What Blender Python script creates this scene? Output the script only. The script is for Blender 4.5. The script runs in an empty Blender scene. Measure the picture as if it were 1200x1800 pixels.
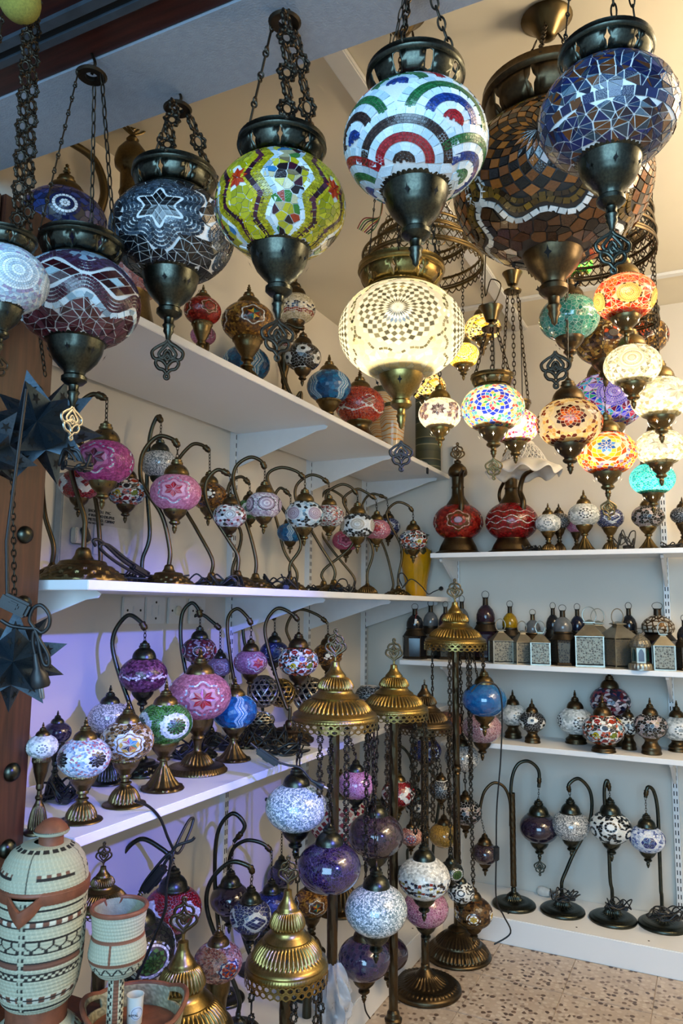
import bpy, bmesh, math, random
import numpy as np
from mathutils import Vector, Matrix
random.seed(7)
sc = bpy.context.scene
COL = sc.collection
PI = math.pi
sin, cos = math.sin, math.cos
# ------------------------------------------------------------------ camera
FPX, YAW, PIT, ROL = 1314.2, .4581, .1257, .0108
CAM = Vector((1.6198, -3.6151, 1.38))
_F = Vector((-sin(YAW), cos(YAW), 0)); _R = Vector((cos(YAW), sin(YAW), 0)); _U = Vector((0, 0, 1))
FW = cos(PIT)*_F + sin(PIT)*_U
_U2 = -sin(PIT)*_F + cos(PIT)*_U
RT = cos(ROL)*_R + sin(ROL)*_U2
UP = -sin(ROL)*_R + cos(ROL)*_U2
cd = bpy.data.cameras.new('camera'); cam = bpy.data.objects.new('camera', cd); COL.objects.link(cam)
cd.sensor_fit = 'VERTICAL'; cd.sensor_height = 36; cd.sensor_width = 24; cd.lens = FPX/1800*36; cd.clip_start = .02
M = Matrix((RT, UP, -FW)).transposed().to_4x4(); M.translation = CAM
cam.matrix_world = M; sc.camera = cam

def at(x, y, X=None, Y=None, Z=None, D=None, P=None):
    """a point of the room seen at pixel x, y: on a wall/shelf plane, at a depth, or on the upright plane through P facing the viewer"""
    r = FW + (x-600)/FPX*RT + (900-y)/FPX*UP
    if X is not None: t = (X-CAM.x)/r.x
    elif Y is not None: t = (Y-CAM.y)/r.y
    elif Z is not None: t = (Z-CAM.z)/r.z
    elif P is not None: t = (P-CAM).dot(_F)/r.dot(_F)
    else: t = D
    return CAM + t*r
def depth(p): return (Vector(p)-CAM).dot(FW)
# ------------------------------------------------------------------ world, lights, exposure
w = bpy.data.worlds.new('World'); sc.world = w; w.use_nodes = True
wn = w.node_tree.nodes; wl = w.node_tree.links
wn['Background'].inputs[0].default_value = (.50, .72, 1.0, 1); wn['Background'].inputs[1].default_value = .52
sc.view_settings.view_transform = 'Standard'; sc.view_settings.look = 'None'
sc.view_settings.exposure = 0.2; sc.view_settings.gamma = 1.0; sc.view_settings.use_curve_mapping = False
try:
    sc.cycles.use_denoising = True; sc.cycles.max_bounces = 7; sc.cycles.diffuse_bounces = 4; sc.cycles.glossy_bounces = 3
    sc.cycles.transparent_max_bounces = 12; sc.cycles.sample_clamp_indirect = 6; sc.cycles.caustics_reflective = False
except Exception: pass
def lamp(name, kind, loc, energy, col, size=.1, target=None, parent=None, sy=None):
    d = bpy.data.lights.new(name, kind); d.energy = energy; d.color = col
    if kind == 'AREA':
        d.size = size
        if sy: d.shape = 'RECTANGLE'; d.size_y = sy
    elif kind != 'SUN': d.shadow_soft_size = size
    o = bpy.data.objects.new(name, d); COL.objects.link(o); o.location = loc
    if target is not None: o.rotation_euler = (Vector(target)-Vector(loc)).to_track_quat('-Z', 'Y').to_euler()
    if parent: o.parent = parent
    return o
# warm fill lights added out of view to the right, cool daylight and a violet light outside the door
lamp('overhead_fill', 'AREA', (2.5, -1.5, 2.72), 20, (1.0, .80, .55), .25, (2.5, -1.5, 0), sy=1.5)  # unseen warm area fill added under the ceiling
lamp('ceiling_fill', 'AREA', (2.8, -1.5, 2.02), 50, (1.0, .80, .54), .5, (2.7, -1.5, 3.2), sy=.5)  # unseen upward fill, added to brighten the ceiling
lamp('warm_fill', 'POINT', (2.6, -1.55, 2.5), 24, (1.0, .79, .52), .12)  # unseen point fill, added to warm and brighten the ceiling
lamp('door_daylight', 'AREA', (1.9, -5.2, 1.8), 122, (.36, .68, 1.0), 2.2, (1.0, -1.2, 1.0), sy=2.0)
vs = lamp('violet_spot_light', 'SPOT', (2.7, -2.95, 1.98), 340, (.13, .16, 1.0), .02, (.0, -1.72, .84)); vs.data.spot_size = .52; vs.data.spot_blend = .5
# ------------------------------------------------------------------ materials
def srgb(h):
    if isinstance(h, str): h = [int(h[i:i+2], 16)/255 for i in (0, 2, 4)]
    return tuple(c/12.92 if c <= .04045 else ((c+.055)/1.055)**2.4 for c in h)
class NT:
    def __init__(s, name):
        s.m = bpy.data.materials.new(name); s.m.use_nodes = True; s.t = s.m.node_tree; s.n = s.t.nodes
        s.b = s.n['Principled BSDF']; s.out = s.n['Material Output']
    def add(s, typ, **kw):
        n = s.n.new('ShaderNode'+typ)
        for k, v in kw.items():
            if k.startswith('i_'):
                k = k[2:]; k = int(k) if k.isdigit() else k
                n.inputs[k].default_value = v
            else: setattr(n, k, v)
        return n
    def ln(s, a, b): s.t.links.new(a, b)
    def coord(s, which='Object', scale=None):
        c = s.add('TexCoord')
        if scale is None: return c.outputs[which]
        m = s.add('Mapping'); m.inputs['Scale'].default_value = scale; s.ln(c.outputs[which], m.inputs[0]); return m.outputs[0]
    def noise(s, vec, scale, detail=3): 
        n = s.add('TexNoise'); n.inputs['Scale'].default_value = scale; n.inputs['Detail'].default_value = detail; s.ln(vec, n.inputs['Vector']); return n.outputs['Fac']
    def ramp(s, fac, stops):
        r = s.add('ValToRGB'); e = r.color_ramp.elements
        while len(e) < len(stops): e.new(.5)
        for k, (p, c) in zip(e, stops): k.position = p; k.color = (*c, 1) if len(c) == 3 else c
        s.ln(fac, r.inputs[0]); return r.outputs[0]
    def bump(s, h, st=.3, dist=.002):
        b = s.add('Bump'); b.inputs['Strength'].default_value = st; b.inputs['Distance'].default_value = dist
        s.ln(h, b.inputs['Height']); s.ln(b.outputs[0], s.b.inputs['Normal'])
    def set(s, col=None, rough=None, metal=None, **kw):
        if col is not None: s.b.inputs['Base Color'].default_value = (*col, 1)
        if rough is not None: s.b.inputs['Roughness'].default_value = rough
        if metal is not None: s.b.inputs['Metallic'].default_value = metal
        for k, v in kw.items(): s.b.inputs[k.replace('_', ' ')].default_value = v
def plain(name, col, rough=.5, metal=0, var=.12, scale=30, bump=0, **kw):
    n = NT(name); c = srgb(col); n.set(c, rough, metal, **kw)
    f = n.noise(n.coord(), scale)
    n.ln(n.ramp(f, [(.3, tuple(x*(1-var) for x in c)), (.7, tuple(min(1, x*(1+var)) for x in c))]), n.b.inputs['Base Color'])
    if bump: n.bump(n.noise(n.coord(), scale*4), bump)
    return n.m
def metal(name, c1, c2, rough=.3, scale=25):
    n = NT(name); n.set(None, rough, 1.0)
    f = n.noise(n.coord(), scale, 4)
    n.ln(n.ramp(f, [(.1, srgb(c1)), (.9, srgb(c2))]), n.b.inputs['Base Color'])
    r = n.add('MapRange'); r.inputs[3].default_value = rough-.08; r.inputs[4].default_value = rough+.14; n.ln(n.noise(n.coord(), scale*2.3), r.inputs[0]); n.ln(r.outputs[0], n.b.inputs['Roughness'])
    return n.m
MT = {}
MT['gold'] = metal('polished_brass', '786436', 'a08850', .29)
MT['brass'] = metal('antique_brass', '56482f', '7c6a48', .30)
MT['bronze'] = metal('dark_bronze', '40362a', '62523a', .34)
MT['gun'] = metal('blackened_bronze', '2f322f', '55564a', .28)
MT['iron'] = metal('blackened_iron', '2c2823', '4a4136', .45)
MT['silver'] = metal('worn_tin', '8a8578', 'b5af9f', .36)
MT['steel'] = metal('galvanised_steel', '8d9298', 'a9aeb3', .4)
MT['rubber'] = plain('black_rubber', '121214', .45)
MT['wall'] = plain('cream_wall_paint', 'd2cbbe', .75, var=.03, scale=3, bump=.05)
MT['ceil'] = plain('ceiling_paint', 'd8cfba', .8, var=.03, scale=3, bump=.05)
MT['white'] = plain('white_melamine', 'e4e3e2', .35, var=.02, scale=2)
MT['powder'] = plain('white_powder_coat', 'dcdcda', .4, var=.02)
MT['plastic'] = plain('white_plastic', 'd6d4cd', .4, var=.03)
MT['glow'] = NT('hole_glow').m; MT['glow'].node_tree.nodes['Principled BSDF'].inputs['Emission Color'].default_value = (1, .86, .6, 1); MT['glow'].node_tree.nodes['Principled BSDF'].inputs['Emission Strength'].default_value = 2.5  # emissive patches standing in for bulb light seen through cup holes
MT['dark'] = plain('dark_hole', '0a0908', .9)
MT['soffit'] = plain('rough_plaster', '969ca6', .9, var=.06, scale=60, bump=.6)
MT['grout'] = plain('white_grout', 'd8d8d6', .6, var=.08, scale=80)
MT['grout_dark'] = plain('dark_grout', '2a2320', .5, var=.2, scale=80)
MT['grout_amber'] = plain('amber_glass', '5a3312', .2, var=.2, scale=40)
def wood(name, c1, c2, scale=(30, 30, 2.2), rough=.4):
    n = NT(name); n.set(None, rough); v = n.coord(scale=scale)
    n.ln(n.ramp(n.noise(v, 3, 6), [(.3, srgb(c1)), (.7, srgb(c2))]), n.b.inputs['Base Color']); n.bump(n.noise(v, 6, 6), .25, .001); return n.m
MT['wood'] = wood('varnished_door_wood', '2b130c', '4d281a')
MT['beam'] = wood('dark_beam_wood', '2c110e', '431b15', (2.2, 30, 30))
def attr_tile(name, rough=.12, lit=False):
    n = NT(name); a = n.add('VertexColor', layer_name='Col')
    hsv = n.add('HueSaturation'); n.ln(a.outputs[0], hsv.inputs['Color'])
    mr = n.add('MapRange', i_3=.72, i_4=1.3); n.ln(n.noise(n.coord(), 45, 4), mr.inputs[0]); n.ln(mr.outputs[0], hsv.inputs['Value'])
    if not lit:
        n.ln(hsv.outputs[0], n.b.inputs['Base Color']); n.set(None, rough); n.b.inputs['Specular IOR Level'].default_value = .65
        n.bump(n.noise(n.coord(), 60), .15, .003); return n.m
    tr = n.add('BsdfTranslucent'); n.ln(hsv.outputs[0], tr.inputs[0])
    tp = n.add('BsdfTransparent'); n.ln(hsv.outputs[0], tp.inputs[0])
    gl = n.add('BsdfGlossy'); gl.inputs['Roughness'].default_value = .1
    m1 = n.add('MixShader'); m1.inputs[0].default_value = .32; n.ln(tr.outputs[0], m1.inputs[1]); n.ln(tp.outputs[0], m1.inputs[2])
    m2 = n.add('MixShader'); m2.inputs[0].default_value = .06; n.ln(m1.outputs[0], m2.inputs[1]); n.ln(gl.outputs[0], m2.inputs[2])
    n.ln(m2.outputs[0], n.out.inputs[0]); return n.m
MT['tile'] = attr_tile('mosaic_glass')
MT['tile_lit'] = attr_tile('lit_mosaic_glass', lit=True)
def lit_shell(name, col):
    n = NT(name); tr = n.add('BsdfTranslucent'); tr.inputs[0].default_value = (*col, 1); tp = n.add('BsdfTransparent'); tp.inputs[0].default_value = (*[min(1, c*.3+.7) for c in col], 1)
    m1 = n.add('MixShader'); m1.inputs[0].default_value = .5; n.ln(tr.outputs[0], m1.inputs[1]); n.ln(tp.outputs[0], m1.inputs[2]); n.ln(m1.outputs[0], n.out.inputs[0]); return n.m
MT['shell_lit'] = lit_shell('lit_grout_glass', (.9, .86, .75))
def crackle(name, c1, c2, crack, scale=16, width=.05, spark=.6, crackmix=1.0, rough=.1):
    n = NT(name); v = n.coord()
    vo = n.add('TexVoronoi', feature='DISTANCE_TO_EDGE'); vo.inputs['Scale'].default_value = scale; n.ln(v, vo.inputs['Vector'])
    vc = n.add('TexVoronoi'); vc.inputs['Scale'].default_value = scale; n.ln(v, vc.inputs['Vector'])
    sx = n.add('SeparateColor'); n.ln(vc.outputs['Color'], sx.inputs[0])
    base = n.ramp(sx.outputs[0], [(.15, srgb(c1)), (.85, srgb(c2))])
    lt = n.add('Math', operation='LESS_THAN'); lt.inputs[1].default_value = width; n.ln(vo.outputs[0], lt.inputs[0])
    sc_ = n.add('Math', operation='MULTIPLY'); sc_.inputs[1].default_value = crackmix; n.ln(lt.outputs[0], sc_.inputs[0])
    mx = n.add('Mix', data_type='RGBA'); n.ln(sc_.outputs[0], mx.inputs[0]); n.ln(base, mx.inputs[6]); mx.inputs[7].default_value = (*srgb(crack), 1)
    n.ln(mx.outputs[2], n.b.inputs['Base Color']); n.set(None, rough); n.b.inputs['Specular IOR Level'].default_value = .7
    n.bump(sx.outputs[1], spark, .02); n.b.inputs['Coat Weight'].default_value = .5; n.b.inputs['Coat Roughness'].default_value = .03
    return n.m
CR = dict(
 silver=crackle('crackle_silver', '6f878e', 'f6fcfc', '55646a', 21, .05, 1.0),
 silver2=crackle('crackle_silver_fine', '70767a', 'e8e8e4', '5d5d5a', 17, .06, 1.0),
 purple=crackle('crackle_purple', '120920', '2a183e', '6d5c80', 11, .03, .4, .45),
 plum=crackle('crackle_plum', '1b1118', '3c2a36', '6d5a60', 12, .03, .4, .5),
 violetdark=crackle('crackle_dark_violet', '140d1c', '251a30', '3a2c48', 12, .03, .3, .5),
 pink=crackle('crackle_pink', '7d4560', 'a8688a', 'e6c6d4', 9, .035, .5, .8),
 dusty=crackle('crackle_dusty_pink', '7a505c', 'a0747f', 'ded0d0', 9, .035, .5, .75),
 blue=crackle('crackle_blue', '0a4f8c', '14649e', '0d3a66', 8, .03, .5, .6),
 teal=crackle('crackle_teal', '0f6a5c', '3f9c88', 'b8dcd0', 7, .03, .4, .8),
 amber=crackle('crackle_amber', '7a5418', 'b98a34', 'd9b866', 16, .05, .6, .7),
 multi=crackle('crackle_dark_multicolour', '151a3c', '3a2a4c', '50507c', 7, .02, .4, .5),
 white=crackle('crackle_white', '9fa19c', 'd8d8d0', '4a4a46', 9, .06, .5, .9),
)
# ------------------------------------------------------------------ mesh helpers
def mesh(name, v, f, mat, smooth=True, ang=40):
    me = bpy.data.meshes.new(name); me.from_pydata([tuple(x) for x in v], [], f); me.materials.append(mat)
    if smooth:
        me.polygons.foreach_set('use_smooth', [True]*len(me.polygons))
        try: me.set_sharp_from_angle(angle=math.radians(ang))
        except Exception: pass
    me.update(); return me
def lathe(name, prof, mat, seg=32, flutes=(), square=0, smooth=True, ang=45, rfn=None, caps=True):
    v, f = [], []
    for r, z in prof:
        for k in range(seg):
            a = 2*PI*k/seg; rr = r
            for z0, z1, n, amp in flutes:
                if z0 <= z <= z1: rr = r*(1+amp*(abs(sin(n*a/2))-.6))
            if square: rr *= 1+square*(1/max(abs(cos(a)), abs(sin(a)))-1)
            if rfn: rr = rfn(rr, a, z)
            v.append((rr*cos(a), rr*sin(a), z))
    for i in range(len(prof)-1):
        for k in range(seg):
            a, b = i*seg+k, i*seg+(k+1) % seg
            f.append((a, b, b+seg, a+seg))
    if caps and prof[0][0] > 1e-4: f.append(tuple(range(seg-1, -1, -1)))
    if caps and prof[-1][0] > 1e-4: f.append(tuple(range((len(prof)-1)*seg, len(prof)*seg)))
    if prof[0][1] > prof[-1][1]: f = [tuple(reversed(q)) for q in f]
    return mesh(name, v, f, mat, smooth, ang)
def dense(prof, step):
    out = [prof[0]]
    for (r0, z0), (r1, z1) in zip(prof, prof[1:]):
        n = max(1, int(math.hypot(r1-r0, z1-z0)/step))
        out += [(r0+(r1-r0)*k/n, z0+(z1-z0)*k/n) for k in range(1, n+1)]
    return out
def curve(pts, n=8, closed=False):
    P = [Vector(p) for p in pts]; out = []
    m = len(P)
    for i in range(m if closed else m-1):
        g = (lambda k: P[k % m]) if closed else (lambda k: P[min(max(k, 0), m-1)])
        a, b, c, d = g(i-1), g(i), g(i+1), g(i+2)
        for k in range(n):
            t = k/n
            out.append(.5*((2*b)+(c-a)*t+(2*a-5*b+4*c-d)*t*t+(3*b-a-3*c+d)*t**3))
    if not closed: out.append(P[-1])
    return out
def tube_geo(path, r, ns=8, closed=False, v=None, f=None):
    v = [] if v is None else v; f = [] if f is None else f; o = len(v); n = len(path); nrm = None
    for i, p in enumerate(path):
        t = (path[(i+1) % n]-path[i-1]) if closed else (path[min(i+1, n-1)]-path[max(i-1, 0)])
        t = t.normalized() if t.length > 1e-9 else Vector((0, 0, 1))
        if nrm is None: nrm = t.orthogonal().normalized()
        nrm = (nrm-t*nrm.dot(t)); nrm = nrm.normalized() if nrm.length > 1e-6 else t.orthogonal().normalized()
        bi = t.cross(nrm); rr = r(i/(n-1)) if callable(r) else r
        for k in range(ns):
            a = 2*PI*k/ns; v.append(p+rr*(cos(a)*nrm+sin(a)*bi))
    for i in range(n if closed else n-1):
        for k in range(ns):
            a, b = o+i*ns+k, o+i*ns+(k+1) % ns; c, d = o+((i+1) % n)*ns+(k+1) % ns, o+((i+1) % n)*ns+k
            f.append((a, b, c, d))
    if not closed: f.append(tuple(o+k for k in range(ns-1, -1, -1))); f.append(tuple(o+(n-1)*ns+k for k in range(ns)))
    return v, f
def tube(name, path, r, mat, ns=8, closed=False):
    v, f = tube_geo([Vector(p) for p in path], r, ns, closed); return mesh(name, v, f, mat, True, 60)
def box_geo(x0, y0, z0, x1, y1, z1, v, f):
    o = len(v); v += [(x, y, z) for z in (z0, z1) for y in (y0, y1) for x in (x0, x1)]
    f += [tuple(o+i for i in q) for q in ((0, 2, 3, 1), (4, 5, 7, 6), (0, 1, 5, 4), (2, 6, 7, 3), (0, 4, 6, 2), (1, 3, 7, 5))]
def box(name, x0, y0, z0, x1, y1, z1, mat, bev=0):
    v, f = [], []; box_geo(x0, y0, z0, x1, y1, z1, v, f); me = mesh(name, v, f, mat, False)
    if bev:
        bm = bmesh.new(); bm.from_mesh(me); bmesh.ops.bevel(bm, geom=bm.edges[:], offset=bev, segments=2, affect='EDGES'); bm.to_mesh(me); bm.free()
    return me
def prism(name, poly, axis, a, b, mat):   # poly of 2D points pulled along an axis
    def p3(p, t): return {'x': (t, p[0], p[1]), 'y': (p[0], t, p[1]), 'z': (p[0], p[1], t)}[axis]
    n = len(poly); v = [p3(p, a) for p in poly]+[p3(p, b) for p in poly]
    f = [tuple(range(n)), tuple(range(2*n-1, n-1, -1))]+[(i, i+n, (i+1) % n+n, (i+1) % n) for i in range(n)]
    me = mesh(name, v, f, mat, False)
    bm = bmesh.new(); bm.from_mesh(me); bmesh.ops.recalc_face_normals(bm, faces=bm.faces[:]); bm.to_mesh(me); bm.free(); return me
def ob(name, me, parent=None, loc=(0, 0, 0), rot=(0, 0, 0), scale=1, label=None):
    o = bpy.data.objects.new(name, me); COL.objects.link(o); o.location = loc; o.rotation_euler = rot
    o.scale = (scale,)*3 if isinstance(scale, (int, float)) else scale
    if parent is not None: o.parent = parent
    if label: o['label'] = label
    return o
LABELS = {}
def tag(o, label, cat, group=None, kind=None):
    o['label'] = label; o['category'] = cat
    if group: o['group'] = group
    if kind: o['kind'] = kind
    if label in LABELS: print('DUPLICATE LABEL', label)
    LABELS[label] = 1
    return o
def thing(name, label, cat, loc=(0, 0, 0), group=None, rz=0):
    o = bpy.data.objects.new(name, None); COL.objects.link(o); o.empty_display_size = .05; o.location = loc; o.rotation_euler = (0, 0, rz)
    return tag(o, label, cat, group)
def struct(name, me, **kw):
    o = ob(name, me, **kw); o['kind'] = 'structure'; return o
_cache = {}
def cached(key, fn):
    if key not in _cache: _cache[key] = fn()
    return _cache[key]
# ------------------------------------------------------------------ the room
CEIL = 2.776; DL = .4517; YF = -2.44
struct('wall_left', box('wall_left', -.12, -2.61, 0, 0, .1, CEIL, MT['wall']))
struct('wall_back', box('wall_back', 0, 0, 0, 3.4, .12, CEIL, MT['wall']))
struct('wall_right', box('wall_right', 3.3, -2.61, 0, 3.42, 0, CEIL, MT['wall']))
struct('ceiling', box('ceiling', -.12, -2.61, CEIL, 3.42, .12, CEIL+.1, MT['ceil']))
def terrazzo():
    n = NT('terrazzo'); n.set(None, .35); v = n.coord()
    vo = n.add('TexVoronoi'); vo.inputs['Scale'].default_value = 56; n.ln(v, vo.inputs['Vector']); sx = n.add('SeparateColor'); n.ln(vo.outputs['Color'], sx.inputs[0])
    chip = n.ramp(sx.outputs[0], [(.0, srgb('54423a')), (.26, srgb('7c6556')), (.36, srgb('b09c8a')), (.5, srgb('c3b2a0')), (1, srgb('cdbfae'))])
    ed = n.add('MapRange', i_1=.42, i_2=.6); n.ln(vo.outputs['Distance'], ed.inputs[0])
    mx = n.add('Mix', data_type='RGBA'); n.ln(ed.outputs[0], mx.inputs[0]); n.ln(chip, mx.inputs[6]); mx.inputs[7].default_value = (*srgb('bba997'), 1)
    m2 = n.add('Mix', data_type='RGBA', blend_type='MULTIPLY'); m2.inputs[0].default_value = .8; n.ln(mx.outputs[2], m2.inputs[6]); n.ln(n.ramp(n.noise(v, 5), [(.3, (.75, .72, .7)), (.7, (1, 1, 1))]), m2.inputs[7])
    n.ln(m2.outputs[2], n.b.inputs['Base Color']); return n.m
MT['terrazzo'] = terrazzo(); MT['joint'] = plain('tile_joint', 'b09f8d', .7)
fl = struct('floor', box('floor', -.6, -7, -.12, 4.5, .12, -.004, MT['joint']))
tm = box('floor_tile', -.1485, -.1485, -.006, .1485, .1485, 0, MT['terrazzo'], .001)
for i in range(9):
    for j in range(9): ob('floor_tile', tm, fl, (.62+.3*i, -.2-.3*j, 0))
# lintel over the shop door, dark timber beam with the shutter track in front of it
struct('wall_front', box('wall_front', -.4, -2.615, 2.45, 3.7, -2.43, CEIL+.1, MT['soffit']))
struct('wall_front', box('wall_front', -.5, -2.615, 0, -.0, -2.55, 2.45, MT['soffit']))
struct('wall_front', box('wall_front', 3.3, -2.615, 0, 3.7, -2.55, 2.45, MT['soffit']))
MT['rail'] = plain('painted_shutter_rail', '3c444c', .45, var=.2)
bm_ = struct('trim_1', box('trim', -.6, -3.3, 2.455, 3.9, -2.618, 2.7, MT['beam']))
for k, (y0, y1, z) in enumerate(((-2.697, -2.682, 2.446), (-2.714, -2.697, 2.452), (-2.733, -2.714, 2.446))):
    struct('trim_2', box('trim', -.6, y0, z, 3.9, y1, 2.456, MT['rail'] if k != 1 else MT['dark']))
# conduit on the ceiling
struct('trim_3', box('trim', .80, -2.43, CEIL-.02, .86, 0, CEIL, MT['powder'], .004))
struct('trim_4', box('trim', 0, -.37, CEIL-.012, 3.3, -.33, CEIL, MT['powder'], .003))
# open door leaf of studded planks
dr = struct('door_1', box('door', .30, -2.62, 0, .345, -2.47, 2.224, MT['wood'], .003))
ob('door_plank', box('door_plank', .30, -2.78, 0, .343, -2.626, 2.22, MT['wood'], .003), dr)
ob('door_plank', box('door_plank', .30, -3.0, 0, .343, -2.786, 2.22, MT['wood'], .003), dr)
sm = lathe('door_stud', [(.0185, 0), (.0185, .003), (.0165, .008), (.012, .012), (.006, .0145), (0, .0155)], MT['gun'], 20)
for x, y in ((43, 940), (20, 1357), (12, 1492), (62, 690), (40, 1062)):
    p = at(x, y, X=.345); ob('door_stud', sm, dr, p, (0, PI/2, 0), label='round iron stud')
# benches
struct('trim_5', box('trim', 0, YF, 0, .5202, 0, .1016, MT['white'], .003))
struct('trim_6', box('trim', .5202, -.3546, 0, 3.3, 0, .1016, MT['white'], .003))
scr = lathe('screw', [(.004, 0), (.004, .0008), (0, .001)], MT['iron'], 8)
bs = bpy.data.objects['trim_6']
for x, y in ((893, 1606), (1013, 1630), (1140, 1654)): ob('screw', scr, bs, at(x, y, Z=.1016))
for x, y in ((602, 1762), (725, 1632)): ob('screw', scr, bpy.data.objects['trim_5'], at(x, y, Z=.1016))
# wall uprights
def upright(label, p, ax, z0, z1):
    u = ob('shelf_upright', box('upright', -.012, -.012, z0, .012, .012, z1, MT['powder']), None, p)
    tag(u, label, 'shelf upright', 'slotted shelf uprights'); v, f = [], []
    z = z0+.03
    while z < z1-.03:
        for s in (-.0055, .0055):
            if ax == 'y': box_geo(s-.0018, -.0128, z, s+.0018, -.0118, z+.018, v, f)
            else: box_geo(.0118, s-.0018, z, .0128, s+.0018, z+.018, v, f)
        z += .032
    o = ob('slots', mesh('slots', v, f, MT['dark'], False), u); o['kind'] = 'stuff'
UY = {}
for x, y, lab in ((404, 900, 'white slotted upright on the left wall nearest the door'), (539, 900, 'white slotted upright in the middle of the left wall'), (637, 900, 'white slotted upright on the left wall beside the corner')):
    p = at(x, y, X=0); UY[x] = p.y; upright(lab, (.012, p.y, 0), 'x', .12, 2.2)
UX = {}
for x, y, lab in ((805, 1010, 'white slotted upright on the back wall behind the brass floor lamps'), (1170, 1000, 'white slotted upright at the right end of the back wall')):
    p = at(x, y, Y=0); UX[x] = p.x; upright(lab, (p.x, -.012, 0), 'y', .12, 2.2)
# shelves
def bracket(par, z, y=None, x=None, L=.40):
    prof = [(0.012, z-.135), (.012, z), (L, z), (L+.012, z-.006), (L+.004, z-.016), (L-.03, z-.02)]
    if y is not None: m = prism('bracket', prof, 'y', y-.002, y+.002, MT['powder'])
    else: m = prism('bracket', [(-a, b) for a, b in prof], 'x', x-.006, x+.006, MT['powder'])
    ob('bracket', m, par)
for z, lab, nm in ((2.0281, 'top white shelf of the left wall, close under the ceiling', 0), (1.4091, 'long white shelf of the left wall carrying the swan neck lamps', 1), (.8916, 'lowest white wall shelf on the left, with table lamps', 2)):
    s = ob('wall_shelf', box('shelf', .026, YF, z, DL, -.002, z+.021, MT['white'], .0015)); tag(s, lab, 'shelf')
    for y in (-2.36, UY[404], UY[539], UY[637]): bracket(s, z, y=y)
LX = {}
for z, px, py, lab in ((1.6095, 755.8, 978, 'white shelf of the back wall with the two red ewers'), (1.115, 701.7, 1162, 'white shelf of the back wall crowded with metal lanterns'), (.7746, 850, 1300, 'lowest white shelf of the back wall with squat mosaic lamps')):
    x0 = at(px, py, Y=-.31).x; LX[z] = x0
    s = ob('wall_shelf', box('shelf', x0, -.31, z, 3.2, -.026, z+.021, MT['white'], .0015)); tag(s, lab, 'shelf')
    for x in (UX[805], UX[1170]): bracket(s, z, x=x, L=.26)
Z1, Z2, Z3, ZA, ZB, ZC, Z0 = 2.0491+.0, 1.4301, .9126, 1.6305, 1.136, .7956, .1016
# electric board, isolator and sockets on the left wall
pa, pb = at(112, 842, X=.03), at(250, 1000, X=.03)
m_ = ob('meter_board', box('board', 0, pa.y, Z2+.002, .03, pb.y, 1.74, plain('grey_board', '8f908d', .5), .003)); tag(m_, 'grey electric meter board with stencilled writing on the left wall', 'meter board')
pc, pd = at(165, 922, X=.031), at(228, 980, X=.031)
ob('cover_plate', box('plate', .03, pc.y, pd.z, .034, pd.y, pc.z, plain('plate', '9d9e9c', .45), .001), m_)
def text(name, s, loc, size, mat, rot, par=None, align='LEFT', ext=.0004):
    c = bpy.data.curves.new(name, 'FONT'); c.body = s; c.size = size; c.extrude = ext; c.align_x = align; c.materials.append(mat)
    t = bpy.data.objects.new(name, c); me = bpy.data.meshes.new_from_object(t); bpy.data.objects.remove(t)
    o = ob(name, me, par, loc, rot); return o
for s, x, y, sz in (('SHOP NO.1  PAC', 155, 899, .012), ('4 WAY NO DB./PHS', 155, 907, .012), ('METER NO. 1289847', 155, 914.5, .012), ('FILE NO 5 78 103', 155, 920, .008)):
    text('lettering', s, at(x, y, X=.0312), sz, MT['dark'], (PI/2, 0, PI/2), m_)
pi_ = at(124, 927, X=.03); pj_ = at(150, 957, X=.03)
sw = thing('isolator_switch', 'small beige isolator switch with a black rotary knob on the grey board', 'switch', (.03, (pi_.y+pj_.y)/2, (pi_.z+pj_.z)/2))
hw = abs(pi_.y-pj_.y)/2; hh = abs(pi_.z-pj_.z)/2
ob('body', box('body', 0, -hw, -hh, .022, hw, hh, plain('beige_plastic', 'b9b09a', .4), .003), sw)
ob('knob', box('knob', 0, -.012, -.022, .014, .012, .022, MT['rubber'], .004), sw, (.022, 0, .004), (.5, 0, 0))
for k, (x0, x1, y0, y1, lab) in enumerate(((217, 253, 1049, 1096, 'white single rocker switch plate under the shelf, nearest the door'), (257, 290, 1049, 1096, 'white double rocker switch plate under the shelf'), (297, 326, 1050, 1096, 'white aerial socket plate with a round cap under the shelf'), (334, 360, 1051, 1096, 'white round socket plate farthest from the door under the shelf'))):
    a, b = at(x0, y0, X=.008), at(x1, y1, X=.008)
    t = thing('wall_switch', lab, 'wall socket', (0, (a.y+b.y)/2, (a.z+b.z)/2)); W, H = (b.y-a.y)/2, (a.z-b.z)/2
    ob('plate', box('plate', 0, -W, -H, .009, W, H, MT['plastic'], .003), t)
    if k == 0: ob('rocker', box('rocker', .009, -.006, -.014, .012, .006, .014, MT['plastic'], .002), t)
    if k == 1:
        for s in (-.016, .016): ob('rocker', box('rocker', .009, s-.006, -.018, .012, s+.006, .018, MT['plastic'], .002), t)
    if k > 1: ob('round_cap', lathe('cap', [(.016, 0), (.016, .006), (.012, .009), (0, .0095)], plain('cream_cap', 'c9c2a8', .4), 20), t, (.009, .0, 0), (0, PI/2, 0))
    for s in ((-W*.6, 0), (W*.6, 0)) if k != 1 else ((0, H*.6), (0, -H*.6)): ob('screw', scr, t, (.009, s[0], s[1]), (0, PI/2, 0))
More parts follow.
